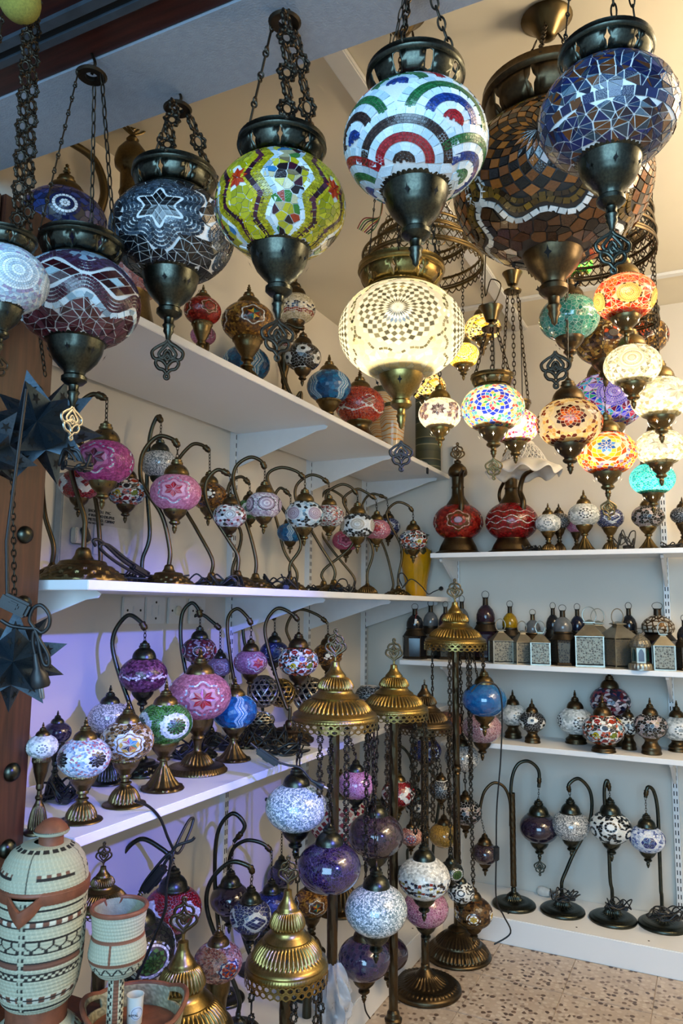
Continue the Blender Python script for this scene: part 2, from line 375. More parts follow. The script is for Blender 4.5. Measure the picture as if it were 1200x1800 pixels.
# ------------------------------------------------------------------ mosaic glass globes (unit radius, flattened by ASP)
ASP = .78; PHI = math.radians(61)
Zv = Vector((0, 0, 1))
def sph(th, ph): return Vector((cos(ph)*cos(th), cos(ph)*sin(th), sin(ph)))
def around(c, rho, al):
    e1 = Zv.cross(c).normalized(); e2 = c.cross(e1)
    return c*cos(rho)+(e1*cos(al)+e2*sin(al))*sin(rho)
def pick(cols, rng, i=None):
    return cols[i % len(cols)] if i is not None else cols[rng.randrange(len(cols))]
def hull_fill(n, keep, kind, rng, jit=.55):
    pts = []
    for i in range(n):
        z = 1-2*(i+.5)/n; r = math.sqrt(1-z*z); a = i*2.399963
        p = Vector((r*cos(a), r*sin(a), z)); e = math.sqrt(4*PI/n)*jit
        p = (p+Vector((rng.uniform(-e, e), rng.uniform(-e, e), rng.uniform(-e, e)))).normalized(); pts.append(p)
    bm = bmesh.new()
    for p in pts: bm.verts.new(p)
    bmesh.ops.convex_hull(bm, input=bm.verts[:]); bm.normal_update(); out = []
    if kind == 'tri':
        for f in bm.faces:
            c = f.calc_center_median().normalized()
            if abs(c.z) < sin(PHI) and keep(c): out.append([v.co.copy() for v in f.verts])
    else:
        for v in bm.verts:
            c = v.co.normalized()
            if abs(c.z) > sin(PHI) or not keep(c) or len(v.link_faces) < 3: continue
            e1 = c.orthogonal().normalized(); e2 = c.cross(e1)
            q = [(f.normal if f.normal.dot(c) > 0 else -f.normal) for f in v.link_faces]
            q.sort(key=lambda p: math.atan2(p.dot(e2), p.dot(e1))); out.append([p.normalized() for p in q])
    bm.free(); return out
def ang(a, b): return math.acos(max(-1, min(1, a.dot(b))))
def azim(c, p):
    e1 = Zv.cross(c).normalized(); e2 = c.cross(e1); return math.atan2(p.dot(e2), p.dot(e1))
def strip(T, pts, width, cols, rng, shrink=.86, lift=1.0, closed=True, seglen=None, inside=None):
    """a row of square tiles along a curve on the unit sphere"""
    n = len(pts)
    for i in range(n if closed else n-1):
        a, b = pts[i], pts[(i+1) % n]; t = (b-a)
        if t.length < 1e-5: continue
        m = (a+b).normalized(); sd = t.cross(m).normalized()*width/2
        q = [a-sd, b-sd, b+sd, a+sd]
        if abs(m.z) < sin(PHI)+.03 and (inside is None or inside(m)): T.append(([x.normalized() for x in q], pick(cols, rng), shrink, lift))
def resample(fn, step, N=400):
    P = [fn(i/N) for i in range(N)]; P.append(P[0]); L = [0]
    for a, b in zip(P, P[1:]): L.append(L[-1]+(b-a).length)
    n = max(6, int(L[-1]/step)); out = []; j = 0
    for k in range(n):
        s = L[-1]*k/n
        while L[j+1] < s: j += 1
        t = (s-L[j])/max(1e-9, L[j+1]-L[j]); out.append((P[j]+(P[j+1]-P[j])*t).normalized())
    return out
def design(seed=1, n=4, cphi=0, core=None, outl=(), rex=None, fill=('tri', 420, ['ffffff']), bands=(), edge=.0, th0=0, extra=None, phi=None):
    rng = random.Random(seed); T = []
    cs = [sph(th0+2*PI*k/n, cphi if not isinstance(cphi, (list, tuple)) else cphi[k % len(cphi)]) for k in range(n)]
    for c in cs:
        cores = core if isinstance(core, list) else [core] if core else []
        for co in cores:
            k = co[0]
            if k == 'star':
                _, m, r, cols, cols2 = co
                for j in range(m):
                    a = 2*PI*j/m+PI/2; h = PI/m
                    L, Rr, Tp = around(c, r*.6, a-h), around(c, r*.6, a+h), around(c, r, a)
                    mid = around(c, r*.5, a)
                    T.append(([c, L, Tp], cols[j % len(cols)], .88, 1.1)); T.append(([c, Tp, Rr], cols[(j+1) % len(cols)] if len(cols) > 1 else cols[0], .88, 1.1))
                    if cols2:
                        nx = around(c, r, a+2*h); T.append(([Rr, nx, around(c, r*1.12, a+h), Tp], cols2[j % len(cols2)], .86, 1.0))
            elif k == 'petals':     # a star whose rhombic petals are cut in four
                _, m, r, cols = co
                for j in range(m):
                    a = 2*PI*j/m+PI/2; h = PI/m; L, Rr, Tp = around(c, r*.56, a-h), around(c, r*.56, a+h), around(c, r, a)
                    g = lambda u, w_: (c*(1-u)*(1-w_)+L*u*(1-w_)+Rr*(1-u)*w_+Tp*u*w_).normalized()
                    for u in (0, .5):
                        for w_ in (0, .5): T.append(([g(u, w_), g(u+.5, w_), g(u+.5, w_+.5), g(u, w_+.5)], pick(cols, rng), .86, 1.0))
            elif k == 'ros':
                _, m, K, r, cols = co
                f = lambda q: r*(q/(K+1))**.92
                for q in range(1, K+1):
                    for j in range(m):
                        A = 2*PI*(j+.5*((q+1) % 2))/m+PI/2; h = PI/m
                        inn = around(c, f(q-1), A) if q > 1 else c
                        T.append(([inn, around(c, f(q), A-h), around(c, f(q+1), A), around(c, f(q), A+h)], cols[(q-1) % len(cols)] if not callable(cols) else cols(q, j), .86, 1.0))
            elif k == 'rings':      # concentric rows of small beads
                _, r, step, cols = co
                q = 0; rr = step*.6
                T.append(([around(c, step*.45, 2*PI*j/6) for j in range(6)], cols[0], .9, 1.2))
                while rr < r:
                    strip(T, resample(lambda u: around(c, rr+step*.5, 2*PI*u), step*.95), step, [cols[q % len(cols)]], rng, .84); rr += step; q += 1
            elif k == 'flower':     # a round centre and a ring of petals
                _, r, c0, cp, m = co
                T.append(([around(c, r*.55, 2*PI*j/12) for j in range(12)], pick(c0, rng), .92, 1.2))
                for j in range(m):
                    a0, a1 = 2*PI*j/m, 2*PI*(j+1)/m
                    T.append(([around(c, r*.62, a0), around(c, r*1.0, a0), around(c, r*1.05, (a0+a1)/2), around(c, r*1.0, a1), around(c, r*.62, a1)], pick(cp, rng), .86, 1.0))
            elif k == 'grid':       # a lozenge of m x m tiles with a bright middle
                _, m, r, cols, mid = co
                e1 = Zv.cross(c).normalized(); e2 = c.cross(e1)
                def gp(i, j):
                    u, v_ = i/m-.5, j/m-.5; return (c+e1*(u-v_)*r*1.35+e2*(u+v_)*r*.85).normalized()
                for i in range(m):
                    for j in range(m):
                        T.append(([gp(i, j), gp(i+1, j), gp(i+1, j+1), gp(i, j+1)], mid if (i == m//2 and j == m//2) else pick(cols, rng), .88, 1.0))
        for r, amp, m, wd, st, cols in outl:
            strip(T, resample(lambda u: around(c, r*(1+amp*cos(m*2*PI*u-m*PI/2)), 2*PI*u), st), wd, cols, rng)
    for ph, amp, k, wd, st, cols in bands:
        strip(T, resample(lambda u: sph(2*PI*u, ph+amp*cos(k*2*PI*u)), st), wd, cols, rng)
    if extra: extra(T, rng)
    R = rex
    def keep(p):
        if R:
            for c in cs:
                a = ang(c, p)
                if a < R[0]*1.4 and a < R[0]*(1+R[1]*cos(R[2]*azim(c, p)-R[2]*PI/2)): return False
        for ph, amp, k, wd, st, cols in bands:
            lat = math.asin(max(-1, min(1, p.z))); th = math.atan2(p.y, p.x)
            if abs(lat-(ph+amp*cos(k*th))) < wd*.5: return False
        return True
    if fill:
        fills = fill if isinstance(fill, list) else [fill]
        for fl_ in fills:
            kd, N, cols = fl_[:3]; sel = fl_[3] if len(fl_) > 3 else None
            for q in hull_fill(N, (lambda p: keep(p) and (sel is None or sel(p))), kd, rng):
                ctr = sum(q, Vector())/len(q)
                T.append((q, cols(ctr.normalized(), rng) if callable(cols) else pick(cols, rng), .84 if kd == 'tri' else .9, .9))
    return T
def squash(p, h): return Vector((p.x*(1+h), p.y*(1+h), p.z*ASP*(1+h)))
def tile_mesh(tiles, lit, rng, name='tiles', hh=.016, mat=None):
    v, f, col = [], [], []
    for q, c, sh, lift in tiles:
        ctr = sum(q, Vector())/len(q); o = len(v); n = len(q); rgb = srgb(c) if isinstance(c, str) else c
        k = rng.uniform(.85, 1.12); rgb = tuple(min(1, x*k) for x in rgb)
        nrm = (q[1]-q[0]).cross(q[2]-q[0])
        if nrm.dot(ctr) < 0: q = list(reversed(q))
        qs = [(ctr+(p-ctr)*sh).normalized() for p in q]
        if lit:
            v += [squash(p, .006*lift) for p in qs]; f.append(tuple(range(o, o+n))); col += [rgb]*n
        else:
            tilt = Vector((rng.uniform(-1, 1), rng.uniform(-1, 1), rng.uniform(-1, 1)))*.05
            v += [squash(p, -.008) for p in qs]+[squash(p, hh*lift+(p-ctr).dot(tilt)) for p in qs]
            f.append(tuple(range(o+n, o+2*n))); f += [(o+i, o+(i+1) % n, o+n+(i+1) % n, o+n+i) for i in range(n)]; col += [rgb]*(n+4*n)
    me = mesh(name, v, f, mat or MT['tile_lit' if lit else 'tile'], False)
    ca = me.color_attributes.new('Col', 'FLOAT_COLOR', 'CORNER'); a = np.ones((len(col), 4), dtype=np.float32)
    a[:, :3] = np.array(col, dtype=np.float32).reshape(-1, 3); ca.data.foreach_set('color', a.ravel()); return me
def shell(key, mat):
    return cached(('shell', mat.name, key, PHI), lambda: lathe('globe', [(cos(p), ASP*sin(p)) for p in [(-PHI-.06)+(2*PHI+.12)*i/18 for i in range(19)]], mat, 36, ang=80))
# open shell for lit globes
def shell_open(mat):
    def mk():
        me = lathe('globe', [(cos(p), ASP*sin(p)) for p in [(-PHI-.06)+(2*PHI+.12)*i/18 for i in range(19)]], mat, 36, ang=80)
        bm = bmesh.new(); bm.from_mesh(me); bmesh.ops.delete(bm, geom=[f for f in bm.faces if len(f.verts) > 8], context='FACES'); bm.to_mesh(me); bm.free(); return me
    return cached(('open', mat.name, PHI), mk)
DES = {}; GROUT = {}
def D(name, grout='grout', **kw): DES[name] = kw; GROUT[name] = grout
def tiles_of(name): return cached(('T', name), lambda: design(**DES[name]))
def globe(par, des, R, loc=(0, 0, 0), rz=0, lit=0, bulb=None, single=False, name='globe', tint=(1, .86, .6)):
    """the glass globe with its mosaic, under its lamp"""
    global PHI
    loc = Vector(loc); PHI = DES[des].get('phi', math.radians(61)) if des in DES else math.radians(61)
    if des in CR and not lit:
        return ob(name, cached(('crk', des), lambda: shell(des, CR[des])), par, loc, (0, 0, rz), R)
    g = ob(name, shell_open(MT['shell_lit']) if lit else shell(0, MT[GROUT[des]]), par, loc, (0, 0, rz), R)
    T = tiles_of(des)
    if single:
        rng = random.Random(3); Rm = Matrix.Rotation(rz, 3, 'Z'); world = (par.matrix_world.translation if par else Vector())
        d = (CAM-Vector(par.location)-loc).normalized()
        big = lambda t: max((a-b).length for a in t[0] for b in t[0]) > .10
        order = sorted([t for t in T if big(t)], key=lambda t: -(Rm @ (sum(t[0], Vector())/len(t[0]))).normalized().dot(d)); small = [t for t in T if not big(t)]
        for t in order[:296]: ob('tile', tile_mesh([t], lit, rng, 'tile'), g)
        rest = order[296:]+small
        if rest: o = ob('tiles', tile_mesh(rest, lit, rng), g); o['kind'] = 'stuff'
    else:
        me = cached(('tm', des, bool(lit)), lambda: tile_mesh(T, lit, random.Random(3)))
        o = ob('tiles', me, g); o['kind'] = 'stuff'
    if lit: lamp('bulb_light', 'POINT', loc+Vector((0, 0, -R*.33)), lit*.55, tint, R*.16, parent=par)
    return g
# ------------------------------------------------------------------ brass fittings
def bead(z0, z1): return (z0, z1, 40, .06)
def cap_mesh(mat, kind='hang'):
    def mk():
        p = [(.50, .56), (.55, .58), (.57, .61), (.57, .66), (.52, .68), (.50, .72), (.50, .78), (.46, .90), (.38, 1.02), (.28, 1.10), (.23, 1.13), (.24, 1.16), (.24, 1.22), (.20, 1.25), (.20, 1.32), (.11, 1.36), (.09, 1.40)]
        p += [(.06, 1.44), (0, 1.45)] if kind == 'hang' else [(.07, 1.46), (.10, 1.50), (.06, 1.55), (.08, 1.6), (.04, 1.66), (.05, 1.72), (0, 1.78)]
        return lathe('cap', dense(p, .05), MT[mat], 120, [bead(.575, .665)])
    return cached(('cap', mat, kind), mk)
def cup_mesh(mat):
    def mk():
        p = [(.50, -.56), (.56, -.58), (.58, -.61), (.58, -.66), (.53, -.69), (.52, -.74), (.49, -.86), (.41, -1.0), (.29, -1.12), (.21, -1.18), (.19, -1.24), (.24, -1.28), (.24, -1.34), (.17, -1.40), (.10, -1.42), (.09, -1.5), (.12, -1.54), (.09, -1.59), (.1, -1.64), (.06, -1.7), (.05, -1.76), (0, -1.8)]
        return lathe('cup', dense(p, .05), MT[mat], 120, [bead(-.665, -.575)])
    return cached(('cup', mat), mk)
HOLE = [(0, 0), (.5, 0), (1, 0), (1, .5), (1, 1), (.5, 1), (0, 1), (0, .5)]
def pierced(p, n, hw=.3, hs=.36, neck=.12, mat=None, name='band', th=0):
    """a band of a lathed surface with n lozenge holes; p(t) gives (r, z) for t in 0..1"""
    v, f = [], []
    def pt(a, t): r, z = p(t); return (r*cos(a), r*sin(a), z)
    inner = [(-neck, -neck), (0, -1), (neck, -neck), (1, 0), (neck, neck), (0, 1), (-neck, neck), (-1, 0)]
    for s in range(n):
        A = 2*PI*s/n; dA = 2*PI/n
        for u0, u1 in ((0, .17), (.17, .34), (.66, .83), (.83, 1)):
            o = len(v)
            for i in range(5): v += [pt(A+dA*u0, i/4), pt(A+dA*u1, i/4)]
            f += [(o+2*i, o+2*i+1, o+2*i+3, o+2*i+2) for i in range(4)]
        o = len(v)
        v += [pt(A+dA*(.34+.32*u), t) for u, t in HOLE]+[pt(A+dA*(.5+.16*hw*3.0*u*.75), .5+hs*t) for u, t in inner]
        f += [(o+i, o+(i+1) % 8, o+8+(i+1) % 8, o+8+i) for i in range(8)]
    return v, f
def solid(o, t):
    m = o.modifiers.new('Solidify', 'SOLIDIFY'); m.thickness = t; m.offset = -1; return o
def crown_parts(par, R, mat, loc=(0, 0, 0), n=9, hk='diamond', rz=0, k=1.0):
    def mk():
        return lathe('crown', dense([(.50, .52), (.56, .54), (.585, .58), (.57, .62), (.545, .65), (.54, .69)], .03), MT[mat], 120, [bead(.535, .625)], caps=False)
    def mk3():
        v, f = [], []
        vs, fs = pierced(lambda t: (.54+.13*math.sin(t*PI/2)**.9, .69+.26*t), n, .27 if hk == 'diamond' else .34, .40 if hk == 'diamond' else .42, .36 if hk == 'diamond' else .85)
        me = mesh('crown_band', vs, fs, MT[mat], True, 50); b = bmesh.new(); b.from_mesh(me); bmesh.ops.remove_doubles(b, verts=b.verts[:], dist=1e-4); b.to_mesh(me); b.free(); return me
    def mk2():
        return lathe('crown_rim', dense([(.665, .935), (.69, .95), (.705, .98), (.69, 1.01), (.695, 1.06), (.68, 1.06), (.66, .96), (.66, .93)], .03), MT[mat], 48, caps=False)
    c = ob('crown', cached(('cr', mat), mk), par, (loc[0], loc[1], loc[2]-.03*R), (0, 0, rz), (R*k, R*k, R*1.05))
    solid(ob('pierced_band', cached(('crb', mat, n, hk), mk3), c), .012)
    ob('rim', cached(('crr', mat), mk2), c)
    return c
def ornament_geo(up=False):
    """pierced teardrop plaque of looped brass wire, 1 unit tall, hanging down from the origin"""
    v, f = [], []
    def loop(pts, r=.035, closed=True, n=6): tube_geo([Vector((x, 0, z)) for x, z in ((p.x, p.z) for p in curve([(a, 0, b) for a, b in pts], n, closed))], r*1.3, 6, closed, v, f)
    def sym(pts): 
        loop(pts, closed=False); loop([(-a, b) for a, b in pts], closed=False)
    sym([(0, 0), (.06, -.1), (.22, -.2), (.36, -.33), (.33, -.48), (.24, -.52)])
    sym([(.24, -.52), (.27, -.62), (.2, -.74), (.08, -.78), (0, -.88)])
    sym([(0, -.12), (.14, -.28), (.2, -.4), (.1, -.5), (0, -.4)])
    sym([(.24, -.52), (.12, -.55), (.02, -.66), (0, -.76)])
    sym([(0, -.4), (.07, -.46), (0, -.55)])
    sym([(.24, -.52), (.1, -.44), (.06, -.34), (0, -.28)])
    loop([(.05*cos(a), -.94+.06*sin(a)) for a in [2*PI*i/8 for i in range(8)]], .03)
    loop([(.045*cos(a), -.42+.045*sin(a)) for a in [2*PI*i/8 for i in range(8)]], .025)
    if up: v = [Vector((p.x, p.y, -p.z)) for p in v]; f = [tuple(reversed(q)) for q in f]
    v = [Vector((p.x, p.y*.8, p.z)) for p in v]
    return v, f
def orn_mesh(mat, up=False): return cached(('orn', mat, up), lambda: mesh('ornament', *ornament_geo(up), MT[mat], True, 60))
def ring_path(rx, rz, n=14): return [Vector((rx*cos(2*PI*i/n), 0, rz*sin(2*PI*i/n))) for i in range(n)]
def link_mesh(kind, mat):
    def mk():
        v, f = [], []
        if kind == 'oval': tube_geo(ring_path(.26, .56, 14), .085, 6, True, v, f)
        elif kind == 'long': tube_geo(ring_path(.16, .6, 14), .06, 6, True, v, f)
        elif kind == 'bar':
            tube_geo([Vector((0, 0, -.36)), Vector((0, 0, .36))], .05, 6, False, v, f)
            for s in (-.45, .45): tube_geo([p+Vector((0, 0, s)) for p in ring_path(.1, .12, 10)], .045, 5, True, v, f)
        else:      # flower link
            P = [Vector((.36*(1+.16*cos(8*a))*cos(a), 0, .48*(1+.14*cos(8*a))*sin(a))) for a in [2*PI*i/32 for i in range(32)]]
            tube_geo(P, .09, 6, True, v, f); tube_geo(ring_path(.2, .3, 14), .05, 5, True, v, f)
            for s in (-.53, .53): tube_geo([p+Vector((0, 0, s)) for p in ring_path(.09, .1, 8)], .045, 5, True, v, f)
        return mesh('chain_link', v, f, MT[mat], True, 60)
    return cached(('link', kind, mat), mk)
PITCH = {'oval': .86, 'long': 1.02, 'bar': 1.06, 'flower': 1.06}
def chain(par, a, b, kind='oval', size=.02, mat='iron', single=True, name='chain_link', turn=0):
    """links from a to b; each a part when single, else one mesh"""
    a, b = Vector(a), Vector(b); d = b-a; L = d.length; n = max(1, round(L/(size*PITCH[kind]))); k = L/n/PITCH[kind]
    q = d.to_track_quat('Z', 'Y'); me = link_mesh(kind, mat); v, f = [], []
    for i in range(n):
        p = a+d*((i+.5)/n); m = q.to_matrix() @ Matrix.Rotation(turn+(PI/2 if i % 2 else 0)*(.55 if kind in ('bar', 'flower') else 1), 3, 'Z')
        if single:
            o = ob(name, me, par, p, m.to_euler(), k)
        else:
            off = len(v); v += [p+m @ (x.co*k) for x in me.vertices]; f += [tuple(off+j for j in pl.vertices) for pl in me.polygons]
    if not single: return ob('chain', mesh('chain', v, f, MT[mat], True, 60), par)
def lozenges(key, prof, n, w_, h, mat='dark'):
    def mk():
        v, f = [], []
        (r0, z0), (r1, z1) = prof
        for k in range(n):
            a = 2*PI*k/n; o = len(v)
            for du, dt in ((0, -1), (.3, -.3), (1, 0), (.3, .3), (0, 1), (-.3, .3), (-1, 0), (-.3, -.3)):
                t = .5+dt*h; r = r0+(r1-r0)*t+.012; v.append((r*cos(a+du*w_), r*sin(a+du*w_), z0+(z1-z0)*t))
            f.append(tuple(range(o, o+8)))
        return mesh('hole_patches', v, f, MT[mat], False)
    return cached(('loz', key, mat), mk)
def hole_patches(par, which, mat='dark'):
    pr = {'cup': ((.49, -.84), (.40, -1.0)), 'cap': ((.48, .86), (.38, 1.02))}[which]
    o = ob('hole_patches', lozenges(which, pr, 7, .085, .42, mat), par); o['kind'] = 'stuff'  # flat patches: dark for the shade inside holes, glowing on lit lamps
def face(p, off=0):
    """turn so that the front of a thing at p looks at the viewer"""
    return math.atan2(CAM.y-p.y, CAM.x-p.x)+off
# ------------------------------------------------------------------ the mosaic patterns
S6 = lambda r, c1, c2=None, m=6: ('star', m, r, c1, c2)
def beadrows(r0, k, step, amp, m, cols): return [(r0+i*step, amp*r0/(r0+i*step), m, step*.74, step*.92, cols) for i in range(k)]
BK = ['0c0f14', '12161c', '090a0d']; WH = ['dfe6ea', 'cdd8de', 'f0f3f3']; MIR = ['b9cdd6', 'd5e4ea', '8fa9b5', 'e8f2f5', '7d929e']
D('bw', n=4, core=('petals', 6, .38, ['0b0d12', '10131a', '090b0f']), outl=beadrows(.36, 5, .078, .26, 6, ['2c3844', '1e2832', '3c4a58']), rex=(.71, .15, 6), fill=('tri', 700, BK), cphi=-.05)
D('burgundy', n=6, cphi=.12, core=('grid', 3, .36, ['340d15', '42131b', '2a0a12'], '9fbcc6'),
  bands=[(-.10-.072*i, -.17, 6, .055, .062, ['4a2230', '3a1a28', '54303e']) for i in range(4)]+[(.36+.072*i, .165, 6, .055, .062, ['4a3450', '3e2236']) for i in range(4)]+[(-.43, -.14, 6, .13, .14, MIR)],
  fill=[('tri', 560, ['330e14', '45151b', '54222a', '5a3038'], lambda p: math.asin(p.z) < -.47-.14*cos(6*math.atan2(p.y, p.x))), ('cell', 900, ['9fb8c6', '8aa0b4', '4a3450'], lambda p: math.asin(p.z) > .64+.16*cos(6*math.atan2(p.y, p.x)))])
D('pale', n=5, cphi=-.1, core=('rings', .52, .062, ['c9d4dc', 'e4ebee', 'aebfcc']), outl=[(.58, .0, 1, .09, .1, ['9b8fb0', 'a8bccb', 'c8d6df'])], rex=(.64, 0, 1), fill=('cell', 1500, ['bcd0dc', 'a4b8cc', 'd4e2ea', '9f9cba']))
YL = ['b9a61a', 'a99812', 'c8b62c']
def tri_(x): x = x/(2*PI) % 1; return 4*abs(x-.5)-1
def yellow_extra(T, rng):
    for k in range(4):
        t0 = PI/2*k
        for s in (-1, 1):
            col = lambda wd, a, fr: [sph(t0+s*(wd+a*tri_(9*(q/40*2-1))), PHI*(q/40*2-1)) for q in range(41)]
            def row(wd, a, width, cols, st):
                P = col(wd, a, 5); L = 0; out = [P[0]]
                for x, y in zip(P, P[1:]):
                    if (y-out[-1]).length >= st: out.append(y)
                strip(T, out, width, cols, rng, .88, 1.0, closed=False)
            row(.265, .10, .09, ['c7d3d8', 'aebfc8', 'e0e8ea', '93a4ae'], .13)
            for i in range(3): row(.335+.052*i, .10, .05, ['9c8d10', 'b3a21c', '8d7f0c'], .05)
            row(.50, .12, .13, ['3c1526', '4a1a30', '2c0f1c'], .1)
            row(.59, .11, .06, YL, .06)
D('yellow', n=4, th0=PI/4, core=S6(.2, ['b02a10', 'c43a14'], None, 8), rex=(.2, 0, 1), extra=yellow_extra,
  fill=[('cell', 760, lambda c, r: pick(['b5a51c', '9c2f14', '2f6f2a', '1d1418', '2a6fa0', 'c2b436', 'b7a980', '7a6a50', 'a69a20', '3c1526'], r), lambda p: abs((math.atan2(p.y, p.x)+PI/4) % (PI/2)-PI/4) < (.225+.10*tri_(9/PHI*math.asin(p.z)))),
        ('cell', 900, ['a8a016', 'b9ad22', '8f8a10'], lambda p: abs((math.atan2(p.y, p.x)) % (PI/2)-PI/4) < .21-.1*tri_(9/PHI*math.asin(p.z)))])
def swirl_extra(T, rng):
    W = ['c9dbe6', 'd8e6ee', 'b7cfdd']; bl, gr, rd, kk = ['17306f', '1f3f8a'], ['1f5a34', '2a6d40'], ['8f1a22', 'a52630'], ['2a1d1c', '3a2a26']
    rows = [(-.92, [(kk, rd, kk), (gr, bl, gr), (rd, kk, bl), (bl, gr, rd)], .78), (-.30, [(rd, bl, gr), (kk, rd, bl), (gr, rd, kk), (bl, kk, gr)], .80), (.34, [(bl, gr, rd), (rd, kk, gr), (gr, bl, kk), (kk, rd, bl)], .8)]
    done = []
    for ri, (ph, sets, Rm) in enumerate(rows):
        for k in range(4):
            c = sph(2*PI*(k+.5*(ri % 2))/4, ph)
            def clear(m, c=c): return all(ang(m, d) > r_ for d, r_ in done)
            step = Rm/6.2
            for q in range(6):
                rr = step*(q+.7); cols = W if q % 2 else sets[k][q//2]
                sub = 1 if q % 2 else 3
                for s_ in range(sub):
                    r2 = rr+step*((s_+.5)/sub-.5); al0, al1 = -.35, PI+.35; n_ = max(4, int((al1-al0)*r2/(step*(1.05 if sub == 1 else .36))))
                    strip(T, [around(c, r2, al0+(al1-al0)*i/n_) for i in range(n_+1)], step/sub, cols, rng, .9, 1.0, closed=False, inside=lambda m, c=c: clear(m) and azim(c, m) > -.6)
        done += [(sph(2*PI*(k+.5*(ri % 2))/4, ph), Rm*.98) for k in range(4)]
D('swirl', n=0, extra=swirl_extra, fill=('cell', 420, ['c9dbe6', 'b7cfdd'], lambda p: p.z > .74 or p.z < -.80))
D('bluetri', n=0, bands=[(-.34, 0, 1, .17, .17, ['16224a', '1a1f44', '23304c', '5a3418', '101a38'])], fill=[('tri', 560, ['1a2a5c', '16204a', '5f3416', '2c3a44', '5a6e7c', '1a3250', '4a2a18', '0f1836', '141c40', '281a22'])])
D('brown', phi=1.2, grout='grout_dark', n=4, cphi=.02, core=('ros', 20, 8, .72, lambda q, j: ['6b3a12', '17100c', '8a4e18', '120d0a'][(q+(j % 2)*2) % 4]),
  outl=[(.73, .04, 9, .06, .07, ['463210', '2c1c0c', '5c4416']), (.80, .07, 9, .075, .075, ['5c4416', '7a5a1c', '463210']), (.92, .07, 9, .07, .09, ['cfd2cf', 'e8e8e4', 'b5b9b8'])], rex=(.96, .07, 9), fill=('cell', 900, ['3a2010', '4c2b14', '1a120e', '2a1a10', '5e3616', '14100d']))
D('brown2', grout='grout_amber', n=4, core=S6(.38, ['d05a2a', 'a8401c'], ['20140c']), outl=[(.5, .1, 6, .06, .07, ['d8d2c0', 'a8a090'])], rex=(.55, .1, 6), fill=('cell', 900, ['6b4a1c', '8a6226', '4a3012', '2c1c0c', 'a07a34']))
D('litwhite', phi=1.18, n=4, core=('ros', 26, 11, .70, lambda q, j: 'fffef2' if q % 2 else ['6e6c5a', '827f6a', '5a5848'][(q*3+j) % 3]), outl=[(.80, .05, 12, .05, .075, ['67644c', 'fff6d0', '8a866a'])], rex=(.83, .05, 12), fill=('cell', 1100, ['fff3cc', 'ffeec0', 'fffae6']))
# lit globes of the cluster
D('yel1', n=4, core=('grid', 3, .5, ['ffcf2a', 'f29a1c', 'ffe27a'], 'fff2b0'), outl=[(.44, .1, 4, .07, .1, ['2a1a0a', 'ffe9a0'])], rex=(.48, .1, 4), fill=('tri', 520, ['ffd23c', 'ffc21e', '3a2408', 'ffe68a', 'fff4c8', '1c1206']))
D('yel2', n=4, core=('ros', 14, 5, .5, ['ffdc4a', 'ffcf20', 'ffe88c', 'ffd640']), outl=[(.56, 0, 1, .06, .09, ['2a1a0a', 'ffe070'])], rex=(.6, 0, 1), fill=('cell', 700, ['ffd83a', 'ffc81c', 'ffe58a']))
D('starbw', n=4, core=S6(.42, ['3a2a30', '6a5560'], None, 8), outl=[(.52, 0, 1, .05, .07, ['f6e6cc', 'fff6e6'])], rex=(.55, 0, 1), fill=[('cell', 420, ['6a5468', '8c7890', '54405a', 'f2e4d4'], lambda p: abs(p.z) < .45 and abs((math.atan2(p.y, p.x)) % (PI/2)-PI/4) < .25), ('cell', 900, ['ffeccd', 'fff2dc', 'ffe2b0'])])
D('multiblue', n=3, core=('ros', 12, 5, .62, lambda q, j: [['e8f4f0', 'f0b040', '40b0c0', 'c02030'], ['2050d0', 'e03040', 'f6d060', '30a060'], ['f0c050', '40a0d0', 'a02040', 'f6e0b0'], ['2038c8', '2a48e0', '1c30b0', '2a48e0'], ['1c30c0', '2440d8', '1c30c0', '2a50e0']][q-1][j % 4]), rex=(.66, 0, 1), fill=('cell', 1000, ['f2d070', 'e8a040', 'f6e0a0', '58b0c0', 'd05040', '3a58d0', 'f8ecc0', '50a870']))
D('pinkyel', n=3, core=('rings', .5, .07, ['f4c8d8', 'c8b0f0', 'ffd0a0', 'f8e0f0']), rex=(.54, 0, 1), fill=('cell', 900, ['ffd8e0', 'f0507a', 'ffe050', 'b090e8', 'fff0d0', '8a1830', 'c8f040']))
D('amberros', n=4, core=('ros', 12, 5, .50, lambda q, j: [['8a2808', 'e06010'], ['f08020', 'c03a0a'], ['e8701a', '9a300a'], ['5a1408', 'a8400e'], ['34100a', '4a160a']][q-1][j % 2]), outl=[(.62, .08, 8, .05, .06, ['fff0cc', 'f4e2b8'])], rex=(.66, .08, 8), fill=('cell', 700, ['e8cf94', 'f2e0b0', '5c2010', 'd8b070', '7a3418', 'f6ecd0']))
D('orangefl', n=3, cphi=.1, core=('ros', 8, 6, .75, lambda q, j: [['2a60c8', '1a4ab0'], ['3a78d8', '2058c0'], ['9ac0e8', 'ffd24a'], ['ffcf30', 'ff9a1a'], ['ff8a14', 'ffb020'], ['f05a10', 'e8480c']][q-1][j % 2]), rex=(.78, 0, 1), fill=('cell', 800, ['ff8a1a', 'f04a10', 'ffc030', 'e03008', '7a70b0', 'ffdc60']))
D('redor', n=5, cphi=-.28, core=('rings', .34, .06, ['ffd23a', 'ffb81e', 'ffe060']), outl=[(.40, 0, 1, .08, .1, ['2e2a20', 'e8dcc0', '4a4636', 'f6ecd0'])], rex=(.45, 0, 1), bands=[(.62, .06, 5, .07, .1, ['e6dcc4', '8a8674', 'f2ead6'])],
  fill=[('tri', 420, ['ff4a10', 'f02c10', 'd81410', 'ff6a1c', 'ff8030'])])
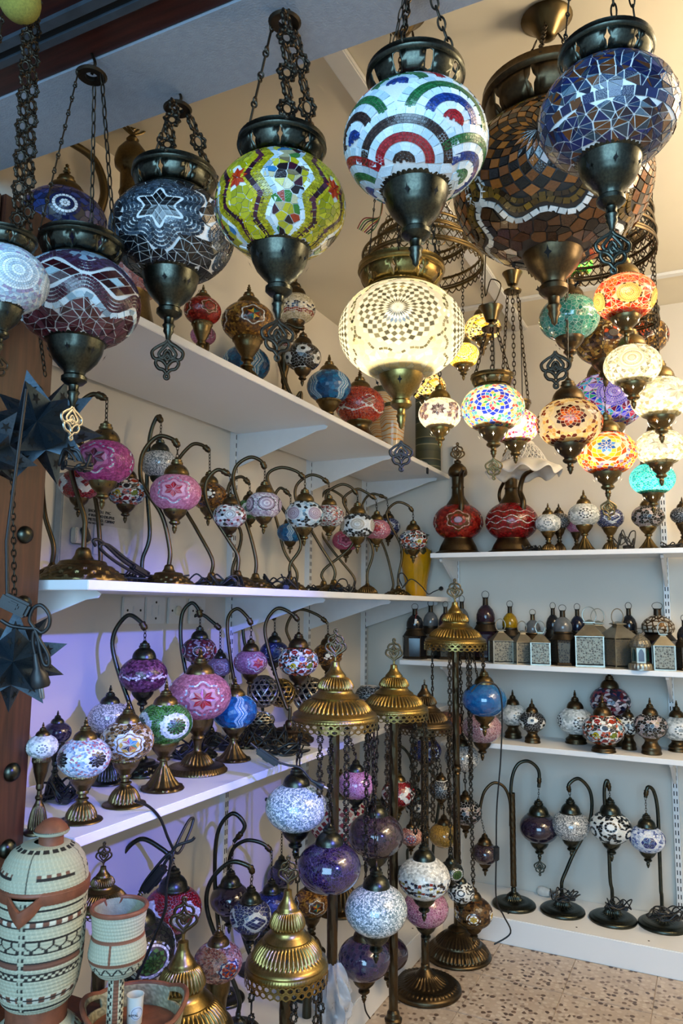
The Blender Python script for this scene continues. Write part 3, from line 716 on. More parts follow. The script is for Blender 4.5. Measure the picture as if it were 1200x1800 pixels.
D('brownmix', grout='grout_amber', n=3, core=('flower', .3, ['2a1a0c'], ['d05028', '181008', 'c87a30'], 8), outl=[(.4, .1, 8, .05, .07, ['d8c8a0', '6a4a1c'])], rex=(.44, .1, 8), fill=('cell', 900, ['7a5a24', '9a7430', '54380f', '3a240c', 'b0904a']))
D('cream', n=3, core=('rings', .45, .06, ['e6dcb0', 'b8ae84', 'fffbe6']), rex=(.5, 0, 1), fill=('tri', 560, ['fffbe8', 'f8f2d0', 'ffffff', 'ccc298', '8e8a6c', 'a8a284']))
D('violet', n=4, core=('rings', .4, .06, ['8a78e0', 'b0a0f4', '6a5ad0']), rex=(.44, 0, 1), fill=[('tri', 620, ['2a3ad8', '1c28c0', 'd83050', '28b070', '30b8d0', 'f0e8ff', '7a1840', '9080e8'])])
D('litw', n=3, core=S6(.44, ['9a988c', 'c8c6ba'], ['fffdf2'], 8), outl=[(.56, .1, 8, .05, .06, ['b0ae9c', 'fffbe8'])], rex=(.6, .1, 8), fill=('cell', 800, ['fff8e0', 'e4dcb8', 'fffdf4', 'c8be94', 'aaa484']))
D('turq', n=0, fill=('cell', 900, ['30d0c8', '20b8b4', '60e4dc', '8af0e8', '18a8a8']))
D('green', n=0, fill=('cell', 600, ['40d050', '28b040', '70e070', 'f0e060']))
D('flowerlit', n=4, core=('ros', 10, 5, .6, ['f2d020', 'f8f0e0', 'e03020', 'f6a020', 'f8f0e0']), rex=(.63, 0, 1), fill=('cell', 700, ['f0c030', '2a58d0', '30b8c8', 'e84030', 'f8f0d8']))
# unlit shelf lamps
def star_globe(nm, bead, starc, mir=True, m=8, n=3, light=None, grout='grout'):
    MT['grout_'+nm] = plain(nm+'_grout', '%02x%02x%02x' % tuple(min(255, int(int(bead[1][i:i+2], 16)*.85+34)) for i in (0, 2, 4)), .5); grout = 'grout_'+nm
    D(nm, grout, n=n, core=S6(.42, starc, [light] if light else None, m), outl=beadrows(.50, 2, .055, .13, m, [bead[0], bead[-1]])+([(.635, .13, m, .065, .085, ['cdd5d9', 'a4b4bc', 'e6eaea', bead[0], bead[1], '86a4b4'])] if mir else []), rex=(.67, .13, m), fill=('cell', 1500, bead))
star_globe('magenta', ['a83a78', 'b8488a', '8f2c64'], ['4a1222', '5c1a2a'], m=6, light='b0688c')
star_globe('pinkstar', ['c87898', 'd48aa8', 'b86888'], ['a01828', 'b02030'], m=6, light='d8a0b4')
star_globe('pinkred', ['b06878', 'c07888', '9a5868'], ['8c1420', 'a01c28'], m=8, light='b88a94')
star_globe('mauve', ['8a5a7c', '9a6a8c', '7a4c6c'], ['8c1830', 'a02438'], m=6)
star_globe('rose', ['a84068', 'b85078'], ['6a1430'], m=6)
def bluewave_extra(T, rng):
    for k in range(4):
        for i in range(-3, 4):
            P_ = [sph(PI/2*k+.062*i+.11*tri_(8*(q/40*2-1)), PHI*(q/40*2-1)) for q in range(41)]
            strip(T, P_, .05, ['e6ecee', 'c4d2d8'] if i == 0 else (['9cc0d4', 'b8d4e0'] if abs(i) > 1 else ['3a86b4', '2a76a8']), rng, .8, 1.1, closed=False)
D('bluewave', n=0, extra=bluewave_extra, fill=('cell', 420, ['0e5c90', '1670a4', '0a4c7c', '0c4470'], lambda p: abs((math.atan2(p.y, p.x)+PI/4-.11*tri_(8/PHI*math.asin(p.z))) % (PI/2)-PI/4) > .22))
MT['grout_blue'] = plain('blue_grout', '1a6294', .4); GROUT['bluewave'] = 'grout_blue'
star_globe('darkblue', ['141e4c', '1c2a60', '101840'], ['1c2c68', '283a78'], m=6)
star_globe('dustymauve', ['7a6470', '8a7480'], ['6a505c'], m=6)
D('amberbk', 'grout_amber', n=4, core=('flower', .34, ['e8e0cc'], ['f2ece0', '14100c'], 12), rex=(.38, 0, 1), fill=('cell', 1200, ['7a4c14', '5c380e', '8f5e1e', '3c240a']))
D('flowers', n=0, extra=None, fill=None)
def flowers_extra(T, rng):
    cols = ['8c1420', '2a2a20', 'b8a418', '6f9cb0', 'a8b8c0', '3a5a80', 'a03018', '1c1418', '6a7a20']
    C_ = [sph(2*PI*(k+.5*(r % 2))/7, ph) for r, ph in enumerate((-.62, -.2, .22, .64)) for k in range(7)]
    for i, c in enumerate(C_):
        col = cols[(i*5) % len(cols)]
        T.append(([around(c, .15, 2*PI*j/10) for j in range(10)], col, .95, 1.3)); strip(T, resample(lambda u: around(c, .20, 2*PI*u), .085), .085, ['e8ecec', 'c4ced2', col], rng)
DES['flowers'] = dict(n=0, extra=flowers_extra, fill=('cell', 500, ['2a1c18', '8c2c14', '30281c', 'b04a1c', 'd8d8d0', '14181c']))
D('discs', n=5, core=('rings', .40, .05, ['b49aa8', 'd0bcc8', 'a08494', 'dccdd6']), outl=[(.46, 0, 1, .05, .08, ['e6eaea', 'c0ccd0'])], rex=(.5, 0, 1), fill=('cell', 420, ['14161a', 'c4d2d8', '8cb0c4', '1c2026', 'e0e6e8']))
D('discsw', n=5, core=('rings', .42, .05, ['b0a494', 'cfc6b8', 'd8d2c8']), outl=[(.48, 0, 1, .05, .08, ['f0f0ee'])], rex=(.52, 0, 1), fill=('cell', 420, ['101214', '16181a', 'd8dcdc']))
D('discsp', n=5, core=('rings', .44, .05, ['b090a4', 'd6c2cc', 'e2d6dc', 'a88498']), outl=[(.50, .06, 14, .06, .07, ['14100f', '201a18'])], rex=(.55, 0, 1), fill=('cell', 1400, ['c0a8b8', 'd4c2cc', 'e8e0e4', 'a890a4']))
D('silverdisc', n=4, core=('rings', .36, .05, ['b8b4b0', 'dcdad6', '8f8c88']), rex=(.4, 0, 1), fill=('cell', 380, ['d4d8d8', 'a4acb0', '16181a', 'b89aa4', '7a2a30', 'e4e6e6']))
D('redzig', n=0, bands=[], extra=lambda T, rng: [strip(T, [sph(t0+.16*((q % 2)*2-1)+o, PHI*(q/9*2-1)) for q in range(10)], .15, ['a81c1c', 'b82a20'], rng, .95, 1.1, closed=False) for t0 in (0, 1.57, 3.14, 4.71) for o in (0,)],
  fill=('tri', 520, ['d8dad8', 'b0b4b4', '5a4a48', '8a2a28', 'e8e8e6', '9a9490']))
D('redwave', n=4, core=S6(.3, ['7a0c14', '8c1420'], None, 4), outl=[(.5, .2, 4, .09, .1, ['e4e8e8', 'bcc6ca', 'f4f6f6'])], rex=(.56, .2, 4), fill=('cell', 1300, ['8c0c18', 'a01420', '700810']))
D('redbead', n=5, core=('grid', 3, .36, ['6a0c10', '7c1418'], '4a0808'), bands=[(-.42, .1, 5, .07, .08, ['e8e4dc', 'cfcac0'])], rex=(.30, 0, 1), fill=('cell', 1400, ['a02c18', 'b43a20', '8c2010', 'b84828']))
D('redvein', 'grout_amber', n=4, core=('flower', .3, ['7c1410'], ['a02818', '8a1c14'], 8), outl=[(.45, .12, 6, .05, .06, ['d8b0a0', 'b88070'])], rex=(.5, .12, 6), fill=('cell', 800, ['7c0f0c', '941a14', '6a0c0a', 'a02a1c']))
D('redbands', 'grout_amber', bands=[(.0+s*.12, .07*s, 10, .04, .05, ['cfc4c0', 'e6dedc', '9a8a88']) for s in (-1, 1)]+[(.42, .05, 10, .04, .05, ['a88888', 'c8b0b0']), (-.42, -.05, 10, .04, .05, ['a88888', 'c8b0b0'])], n=0, fill=('cell', 1500, ['7c0c10', '8e1418', '6a080c']))
D('whitebead', n=4, cphi=.05, core=('ros', 10, 3, .42, ['101218', '16181e', '0c0e14']), rex=(.46, 0, 1), fill=('cell', 1700, ['c8d4dc', 'a8bcc8', 'e2e8ec', '7a9ab0', 'b06a70', '8ca0ac', 'dce2e4']))
D('goldmulti', n=4, core=('star', 6, .36, ['3a78a8', '8a2430', 'b8a890', '2c2430', 'a8582c', '4a7a58'], ['c89a40']), outl=[(.46, .1, 6, .05, .05, ['8a5a1c', '6a4010']), (.54, .1, 6, .06, .07, ['dfe3e3', 'b0babd'])], rex=(.58, .1, 6), fill=('cell', 700, ['9a7a4a', '5c4020', 'c0b49a', '7a5428', '3a2814']))
D('greenros', n=4, core=('ros', 14, 4, .42, lambda q, j: ['1c4a1c', '0f2c12', '2c6a28', '143a16'][(q+j) % 4]), outl=[(.50, 0, 1, .07, .08, ['c4ccca', 'e0e6e4', '98a4a2']), (.58, .03, 16, .06, .06, ['b4bcba', 'd8dedc'])], rex=(.62, 0, 1), fill=('cell', 1500, ['2a5c1c', '3a7428', '1e4a14', '44803a']))
D('purplemir', 'grout_dark', n=0, bands=[(.0, .1, 7, .12, .13, ['d8c4d4', '4a1a38', '8a5a78', 'c8b4c8']), (-.14, .1, 7, .1, .12, ['2c0c20', '3a1230', 'e0d4dc']), (.16, -.1, 7, .1, .12, ['2c0c20', '3a1230'])], fill=('cell', 1300, ['5a2848', '6a3458', '441c38', '7a4468']))
D('redstars', 'grout_dark', n=5, core=S6(.26, ['7a1428', '8c1c30'], ['3a0c18'], 8), outl=[(.36, 0, 1, .05, .07, ['d4ccd0', '9a8a92'])], rex=(.4, 0, 1), fill=('cell', 700, ['4a1420', '641c2c', '8a7a84', '32101a']))
D('bwtri', n=0, fill=('tri', 300, ['0e1014', '14161a', '1c1e20', '0a0c0e']))
D('bwcell', n=0, fill=('cell', 300, ['0e0c0c', '14100f', '1a1614', '9a8a88']))
D('bwflower', n=6, cphi=(.25, -.25), core=('flower', .26, ['141210'], ['e0dcd0', 'c4c0b4'], 9), outl=[(.32, 0, 1, .05, .06, ['d4cebf'])], rex=(.36, 0, 1), fill=('cell', 420, ['14110f', '1a1613', '0e0c0b']))
D('daisy', n=6, cphi=(.3, -.2), core=('flower', .30, ['dedcd2'], ['101210', '16181a'], 10), outl=[(.38, .0, 1, .06, .07, ['e8e6de'])], rex=(.41, 0, 1), fill=('cell', 420, ['0e1010', '141616', 'dcdcd4']))
D('snow', n=4, core=S6(.40, ['1c2250', '28306a'], ['2a3270'], 6), outl=[(.54, .08, 6, .05, .05, ['d8dce8', 'b4bcd4'])], rex=(.57, .08, 6), fill=('cell', 900, ['a8b4d0', 'c8d0e0', '5a689c', 'dde2ea']))
D('whitemoon', n=4, core=('ros', 10, 4, .46, lambda q, j: ['3a3c3a', 'e6e6e0', '5a5c5a', 'f0f0ea'][(q) % 4]), rex=(.5, 0, 1), fill=('cell', 900, ['c8ccc8', 'e0e2de', 'a8aeaa']))
D('palepetal', n=4, core=('ros', 10, 4, .5, lambda q, j: ['d8d8d2', '8c9290', 'eceae4', '6a706e'][q % 4]), rex=(.54, 0, 1), fill=('cell', 420, ['b8bcb8', 'd2d4d0', '9aa09e']))
D('darkmulti', 'grout_dark', n=0, bands=[(-.1, .08, 8, .13, .15, ['d8ccd0', '9aa0b4', 'b09098', 'e4dcdc'])], fill=('cell', 380, ['6a1c28', '1c2448', '3a1018', '8a3a48', 'c8b4b8', '241c30']))
D('silverchk', n=0, bands=[(.06-.14*i, .05*(-1)**i, 8, .13, .15, ['f2f4f2', '14161a', '8a2a18', 'e8e8e4', '3a2e2c', 'a08a28', '24304c', 'd0d4d4']) for i in range(5)], fill=('cell', 1500, ['d4d0c8', 'eae6de', 'b4b0a8']))
D('orangemir', 'grout_amber', n=4, core=S6(.3, ['1c6a64', 'c89a28', '8a3010'], ['2c1c14'], 6), outl=[(.44, .1, 6, .06, .07, ['e4e0d4', 'bcb4a4'])], rex=(.48, .1, 6), fill=('cell', 1300, ['6a4218', '8a5a20', '4c2c10', 'a8762c']))
D('creamnavy', n=0, bands=[(-.02-.13*i, .05, 12, .11, .12, c_) for i, c_ in enumerate((['14162c', 'e0d8c4'], ['1a1c38', '14162c', 'd8d0bc'], ['14162c', 'c8c0ac'], ['7a2c18', '8c3a20'], ['7a2c18', 'b89a80']))], fill=('cell', 1700, ['c8bca0', 'd8ceb4', 'b4a888']))
D('bluediag', n=4, core=('grid', 4, .5, ['1c2458', '242c64', '161c48'], 'd0d8e4'), outl=[(.46, .14, 4, .045, .05, ['b8c0cc', 'd4dae0']), (.52, .14, 4, .045, .05, ['b8c0cc', 'd4dae0'])], rex=(.56, .14, 4), fill=('tri', 420, ['1c2458', '161c48', '2a3470']))
D('diamonds', n=0, extra=lambda T, rng: [T.append(([sph(a-.12, p), sph(a, p-.11), sph(a+.12, p), sph(a, p+.11)], ['7a1428', 'a86a78', '8c2038'][(k+i) % 3], .9, 1)) for i in range(9) for k in range(22) for a, p in [(2*PI*(k+.5*(i % 2))/22, -.85+.19*i)]], fill=None)
D('greenmir', 'grout_dark', n=4, core=('ros', 10, 4, .44, ['1c3a14', '2c5420', '143010', '3a6a2c']), outl=[(.5, 0, 1, .08, .09, ['d8dedc', 'a8b0ae']), (.6, 0, 1, .07, .09, ['0e140c', 'b8c0be'])], rex=(.65, 0, 1), fill=('cell', 500, ['101410', '182014', '0c100c']))
D('orangemulti', n=3, core=S6(.32, ['c04a14', '1c2c6a'], ['a82a14'], 8), outl=[(.42, .1, 8, .08, .08, ['16205c', '1c2a6a'])], rex=(.47, .1, 8), fill=('cell', 1200, ['a86a5a', 'b8806c', '8a4a44', 'c8a090', '74544c']))
D('bluecircle', n=3, core=('rings', .36, .06, ['141e6a', '1c2c84', 'a8c0e0']), outl=[(.42, 0, 1, .07, .08, ['b8d0e8', 'dce8f4'])], rex=(.47, 0, 1), fill=('cell', 900, ['101850', '18226a', '0c1240']))
D('startan', 'grout_amber', n=5, core=S6(.24, ['c8a84a', 'b08c30'], ['f0ece0'], 6), outl=[(.36, .0, 1, .06, .14, ['1c120a', 'd8d0c0', '2a1a10'])], rex=(.4, 0, 1), fill=('cell', 600, ['3a2410', '54381a', '241408', '6a4a24']))
D('bluemos', 'grout_dark', n=4, core=('rings', .36, .08, ['d4d8dc', '141c44']), rex=(.4, 0, 1), fill=('cell', 500, ['121a40', '1c2858', '0e1434', '243468']))
D('pinkpale', n=4, core=('rings', .34, .06, ['b88a84', 'd0a8a0']), rex=(.38, 0, 1), fill=('cell', 1500, ['b0736c', 'c48a80', '9c5e58']))
# ------------------------------------------------------------------ the row of big lanterns hanging in the shop doorway
BLK = 'gun'
def big_pendant(label, x, y, wd, dia, des, mat='gun', orn=None, disc=None, ctop=None, chains=('flower', 'flower', 'bar'), csize=.036, lit=0, rz=0, hk='diamond', ang0=0, single=True, nholes=9, ornl=.42, ck=.86, ch=1.0):
    R = dia/2; p = at(x, y, D=FPX*dia/wd); rzz = face(p, rz)
    t = thing('hanging_lamp', label, 'hanging lamp', p, 'big mosaic lanterns on three chains')
    globe(t, des, R, rz=rzz, lit=lit, single=single)
    crown_parts(t, R, mat, n=nholes, hk=hk, rz=rzz+.2)
    ob('cup', cup_mesh(mat), t, (0, 0, -.02*R-(.05*R if ck < .8 else 0)), (0, 0, rzz), (R*ck, R*ck, R*ch))
    hole_patches(t.children[-1], 'cup')
    if orn: ob('ornament', orn_mesh(orn), t, (0, 0, -1.78*R), (0, 0, rzz+PI/2+.12), R*ornl*1.6)
    top = (disc if disc is not None else ctop)-p.z
    if disc is not None:
        hub = ob('hub', lathe('hub', [(.012, .004), (.026, .002), (.03, -.002), (.026, -.006), (.012, -.005), (.012, .004)], MT['iron'], 24, caps=False), t, (0, 0, top), (0, 0, 0))
        hook = [Vector((0, 0, top)), Vector((.008, 0, top+.02)), Vector((0, 0, top+.04)), Vector((-.008, 0, top+.055)), Vector((0, 0, 2.455-p.z))]
        ob('hook', tube('hook', curve(hook, 4), .003, MT['iron'], 6), t)
        hr = .025
    else: hr = .03
    for k, kd in enumerate(chains):
        a = rzz+ang0+2*PI*k/3
        chain(t, Vector((hr*cos(a), hr*sin(a), top-.004)), Vector((.68*R*cos(a), .68*R*sin(a), R*1.05)), kd, csize if kd != 'bar' else csize*1.25, 'iron', turn=a)
    if disc is None:
        ob('canopy', lathe('canopy', [(.012, -.05), (.02, -.045), (.035, -.02), (.055, 0), (.06, .002), (0, .004)], MT['brass'], 28, [(-.04, -.001, 40, .06)]), t, (0, 0, top+.03))
    return t, p, R
P = {}
P[1] = big_pendant('pale blue and lilac beaded globe lamp cut by the left edge before the door leaf', 6, 492, 150, .13, 'pale', disc=2.40, orn='iron', rz=.3, csize=.024)
P[2] = big_pendant('burgundy lozenge and white bead globe lamp hanging on plain oblong chains', 138, 531, 210, .225, 'burgundy', 'gun', disc=2.41, chains=('long', 'long', 'bar'), csize=.024, orn='silver', rz=.60, ang0=.2, ornl=.36)
P[3] = big_pendant('black and white globe lamp with six-petal star and wavy bead rows', 303, 413, 213, .25, 'bw', disc=2.42, orn='iron', rz=-.22)
P[4] = big_pendant('yellow green globe lamp with zigzag mirror bands and red star', 493, 366, 226, .225, 'yellow', disc=2.43, orn='iron', rz=.1)
P[5] = big_pendant('white globe lamp with red, blue, green and black rainbow arches', 730, 253, 250, .235, 'swirl', disc=2.435, chains=('oval', 'oval', 'long'), csize=.022, hk='keyhole', rz=-.25)
P[6] = big_pendant('blue, amber and white triangle mosaic globe lamp at the upper right', 1068, 206, 235, .18, 'bluetri', disc=2.44, chains=('long', 'long', 'bar'), csize=.022, orn='gun', rz=.2)
P[7] = big_pendant('largest globe lamp of brown and amber tiles with a white scalloped outline', 968, 330, 335, .44, 'brown', 'bronze', ctop=2.74, chains=('oval', 'oval', 'long'), csize=.02, orn='iron', rz=-.1, ornl=.24, ck=.62, ch=.8)
P[8] = big_pendant('glowing white globe lamp with diamond rosette under a gold crown', 705, 583, 220, .28, 'litwhite', 'gold', ctop=2.74, chains=('oval', 'oval', 'bar'), csize=.018, orn='iron', lit=2.6, rz=-.05, ornl=.3, ck=.7, ch=.85)
# ------------------------------------------------------------------ two ring chandeliers and the small lit lamps of the right corner
def filigree(R, z, h, mat, n=44):
    v, f = [], []
    def P(a, zz, r=R): return Vector((r*cos(a), r*sin(a), zz))
    for zz in (z+.006, z+h*.3, z+h-.006): tube_geo([P(2*PI*i/56, zz) for i in range(56)], .0045 if zz != z+h*.3 else .003, 6, True, v, f)
    rim = mesh('rim', v, f, MT[mat], True, 60)
    v, f = [], []
    for k in range(n):
        a, b = 2*PI*k/n, 2*PI*(k+1)/n
        tube_geo([P(a, z+h*.3), P(b, z+h)], .0016, 4, False, v, f); tube_geo([P(b, z+h*.3), P(a, z+h)], .0016, 4, False, v, f)
        tube_geo([P(a+(b-a)*t, z-.014*math.sin(PI*t)) for t in (0, .2, .5, .8, 1)], .0022, 4, False, v, f)
    return rim, mesh('lattice', v, f, MT[mat], True, 60)
def ring_chandelier(label, x, y, dia, D, mat, tiers, top=CEIL):
    p = at(x, y, D=D); t = thing('chandelier_ring', label, 'chandelier', p)
    for s, dz, h in tiers:
        r, l = filigree(dia/2*s, dz, h, mat); ob('rim', r, t); o = ob('lattice', l, t); o['kind'] = 'stuff'
    for k in range(4):
        a = 2*PI*k/4+.5; R0 = dia/2*tiers[0][0]; R1 = dia/2*tiers[-1][0]
        zt = tiers[-1][1]+tiers[-1][2]
        for (ra, za), (rb, zb) in zip([(dia/2*s, dz+h) for s, dz, h in tiers], [(dia/2*s, dz) for s, dz, h in tiers[1:]]): chain(t, (ra*cos(a), ra*sin(a), za), (rb*cos(a), rb*sin(a), zb), 'oval', .016, mat, False)
        chain(t, (R1*cos(a), R1*sin(a), zt), (.01*cos(a), .01*sin(a), top-p.z-.03), 'oval', .018, mat, False)
    ob('canopy', lathe('canopy', [(0, -.05), (.02, -.045), (.04, -.02), (.055, -.002), (.055, 0), (0, 0)], MT[mat], 28, [(-.04, -.003, 40, .06)]), t, (0, 0, top-p.z))
    return t, p
ring_chandelier('brass filigree ring chandelier partly hidden behind the glowing white lamp', 742, 462, .375, 2.35, 'brass', [(1, -.02, .05), (.74, .06, .04)])
ring_chandelier('dark filigree ring chandelier showing behind the brown lamp', 1036, 438, .35, 2.12, 'bronze', [(1, -.02, .05), (.97, .045, .045)])
ring_chandelier('small filigree ring under the dark chandelier at the right', 1112, 562, .18, 2.78, 'bronze', [(1, -.015, .05)], top=CEIL)
def pendant(label, x, y, wd, dia, des, lit=0, mat='brass', cap='cap', top=None, orn=None, kind='oval', rz=0, tint=(1, .86, .6), group='small mosaic lamps hanging in the right corner', size=.016, cord=False):
    R = dia/2; p = at(x, y, D=FPX*dia/wd); a = face(p, rz)
    t = thing('hanging_lamp', label, 'hanging lamp', p, group)
    globe(t, des, R, rz=a, lit=lit, tint=tint)
    zt = min(at(x, top, P=p).z if top is not None else CEIL+.006, CEIL+.006)-p.z
    ob('cup', cup_mesh(mat), t, (0, 0, 0), (0, 0, a), (R*.92, R*.92, R*.9)); hole_patches(t.children[-1], 'cup', 'glow' if lit else 'dark')
    if orn: ob('ornament', orn_mesh(mat), t, (0, 0, -1.6*R), (0, 0, a+PI/2+orn), R*.7)
    if cap == 'cap':
        ob('cap', cap_mesh(mat), t, (0, 0, 0), (0, 0, a), R)
        ob('ring', cached(('rg', mat), lambda: mesh('ring', *tube_geo(ring_path(.09, .11), .025, 6, True), MT[mat])), t, (0, 0, 1.52*R), (0, 0, a), R)
        chain(t, (0, 0, 1.6*R), (0, 0, zt), kind, size, 'iron', False, turn=a)
        if cord: ob('cable', tube('cable', curve([Vector((0, .004, 1.5*R)), Vector((.006, .006, (1.5*R+zt)/2)), Vector((0, .004, zt))], 6), .0022, MT['rubber'], 6), t)
    else:
        crown_parts(t, R, mat, n=9, rz=a)
        ob('canopy', lathe('canopy', [(0, -.075), (.03, -.074), (.032, -.068), (.008, -.064), (.007, -.05), (.018, -.045), (.026, -.02), (.036, -.002), (.036, 0), (0, 0)], MT[mat], 28, [(-.046, -.003, 24, .08)]), t, (0, 0, zt))
        for k in range(3): chain(t, (.02*cos(a+2.1*k), .02*sin(a+2.1*k), zt-.074), (.68*R*cos(a+2.1*k), .68*R*sin(a+2.1*k), 1.05*R), 'oval', .02, 'iron', False)
        if cord: ob('cable', tube('cable', curve([Vector((0, 0, 1.0*R)), Vector((.006, .004, zt*.5)), Vector((0, 0, zt))], 6), .003, MT['rubber'], 6), t)
        h = [Vector((0, 0, 0)), Vector((.02, 0, .03)), Vector((.03, 0, .07)), Vector((0, 0, .09)), Vector((-.02, 0, .06)), Vector((0, 0, max(.1, CEIL-p.z-zt)))]
        ob('hook', tube('hook', curve(h, 5), .002, MT['iron'], 6), t, (0, 0, zt))
    return t
W1 = (1, .80, .45); W2 = (1, .9, .72)
pendant('small lit lamp with bright flowers hanging beyond the yellow zigzag lamp', 590, 304, 62, .13, 'flowerlit', .9, 'brass', top=85, kind='long', cord=True)
pendant('lit yellow lamp with black triangles hanging from the brass ring', 848, 577, 62, .125, 'yel1', .9, tint=W1)
pendant('lit yellow sunflower lamp touching the edge of the glowing white lamp', 814, 625, 56, .12, 'yel2', .9, tint=W1)
pendant('lit yellow and black lamp mostly hidden under the glowing white lamp', 752, 681, 62, .13, 'yel1', .8, tint=W1, rz=.5)
pendant('lit cream lamp with a dark eight-pointed star and copper cap', 773, 728, 76, .13, 'starbw', .8, 'gold', tint=W2, rz=-.1)
pendant('lit lamp with blue and red kaleidoscope rosette under a bronze crown', 866, 718, 110, .19, 'multiblue', 1.9, cap='crown', top=540, orn=.1, tint=W2, cord=True)
pendant('lit pink and yellow confetti lamp behind the blue rosette lamp', 905, 750, 82, .165, 'pinkyel', 1.8, cap='crown', top=480, tint=(1, .85, .8))
pendant('lit lamp with amber and brown rosette on a long straight chain', 1000, 744, 113, .17, 'amberros', .55, 'bronze', tint=W1, kind='long', rz=.05, cord=True)
pendant('lit orange lamp with a blue flower at its centre', 1066, 797, 102, .16, 'orangefl', 1.4, 'brass', orn=.3, tint=W1, kind='long')
pendant('unlit teal crackled glass lamp behind the long chain', 1000, 560, 104, .165, 'teal', 0, 'bronze', rz=.4)
pendant('lit red orange lamp with yellow arches and white squares', 1098, 523, 105, .15, 'redor', .9, 'brass', tint=(1, .7, .4), rz=.15)
pendant('unlit dim brown mosaic lamp under the red orange lamp', 1062, 602, 100, .18, 'brownmix', 0, 'bronze', rz=.3)
pendant('unlit dark brown lamp behind the cream lamp at the right', 1130, 592, 84, .19, 'brown2', 0, 'bronze')
pendant('lit cream lamp with fan shaped bead patterns under the red orange lamp', 1111, 643, 97, .15, 'cream', .9, 'brass', tint=W2)
pendant('large violet and blue mosaic lamp glowing behind the cream lamps', 1066, 706, 128, .262, 'violet', 1.0, 'brass', tint=(.7, .65, 1), rz=.2)
pendant('lit white lamp at the right edge above the small star lamp', 1160, 700, 100, .16, 'litw', 1.1, 'brass', tint=W2, rz=.6)
pendant('small lit white lamp with a pale star at the right edge', 1160, 787, 85, .14, 'litw', .9, 'brass', tint=W2)
pendant('lit turquoise crackled lamp lowest at the right', 1146, 842, 76, .14, 'turq', .8, 'brass', tint=(.55, 1, .95))
pendant('small green lamp peeping out behind the cup of the brown lamp', 1018, 468, 46, .10, 'green', .5, 'brass', tint=(.8, 1, .5))
# bunch of coloured wires hanging out of the ceiling
wb = thing('ceiling_wires', 'bunch of loose red, green and black wires hanging from the ceiling', 'wires', at(655, 380, D=2.52))
o0 = Vector(wb.location)
for k, c in enumerate(('7a1c1c', '2c6a2c', '1a1a1a', 'b8a848', '8a1a1a', '1a1a1a', '2a5a2a')):
    s = at(668, 380, D=2.52)-o0; up = Vector((s.x+.01, s.y, CEIL-o0.z))
    e = at(628+3*k, 402+1.6*k, D=2.52)-o0; m_ = at(640+3*k, 384+3*k, D=2.52)-o0
    ob('wire', tube('wire', curve([up, s, m_, e], 6), .0022, plain('wire_%d' % k, c, .4), 5), wb)
# felt ball hanging outside under the beam
fb = thing('felt_ball', 'yellow green felt ball hanging under the dark beam at the top left corner', 'ornament', at(35, 2, D=1.15))
ob('ball', lathe('ball', [(.031*sin(PI*i/14), -.031*cos(PI*i/14)) for i in range(15)], plain('yellow_felt', '8f8a3a', .95, var=.2, scale=300, bump=.8), 28), fb)
ob('string', tube('string', [Vector((0, 0, .03)), Vector((0, 0, 2.46-fb.location.z))], .001, MT['rubber'], 5), fb)
# ------------------------------------------------------------------ lamps on the shelves
def base_mesh(kind, mat):
    def mk():
        if kind == 'ornate':   # stepped square-ish foot with scale relief
            p = dense([(1.0, 0), (1.02, .05), (.98, .12), (.86, .2), (.72, .34), (.66, .40), (.56, .42), (.54, .5), (.50, .52), (.26, .56), (.2, .66), (.17, .78), (.12, .84), (0, .85)], .05)
            return lathe('base', p, MT[mat], 112, rfn=lambda r, a, z: r*(1+.075*cos(14*a)*cos(34*z) if .03 < z < .40 else r and 1)*(1+.10*(1/max(abs(cos(a+.4)), abs(sin(a+.4)))-1) if z < .5 else 1), ang=70)
        if kind == 'dome':
            return lathe('base', dense([(1, 0), (1.02, .04), (.98, .10), (.86, .16), (.8, .24), (.72, .42), (.52, .62), (.36, .74), (.2, .82), (.14, .92), (.1, 1), (0, 1.0)], .04), MT[mat], 156, [(.22, .66, 26, .09)], ang=60)
        # disc: low round foot with a ribbed boss
        return lathe('base', dense([(1, 0), (1.02, .04), (1, .12), (.94, .17), (.9, .17), (.86, .22), (.74, .25), (.55, .26), (.42, .29), (.34, .36), (.3, .48), (.2, .58), (.13, .62), (.12, .8), (.09, .82), (0, .82)], .04), MT[mat], 120, [(.27, .5, 20, .12)], ang=60)
    return cached(('base', kind, mat), mk)
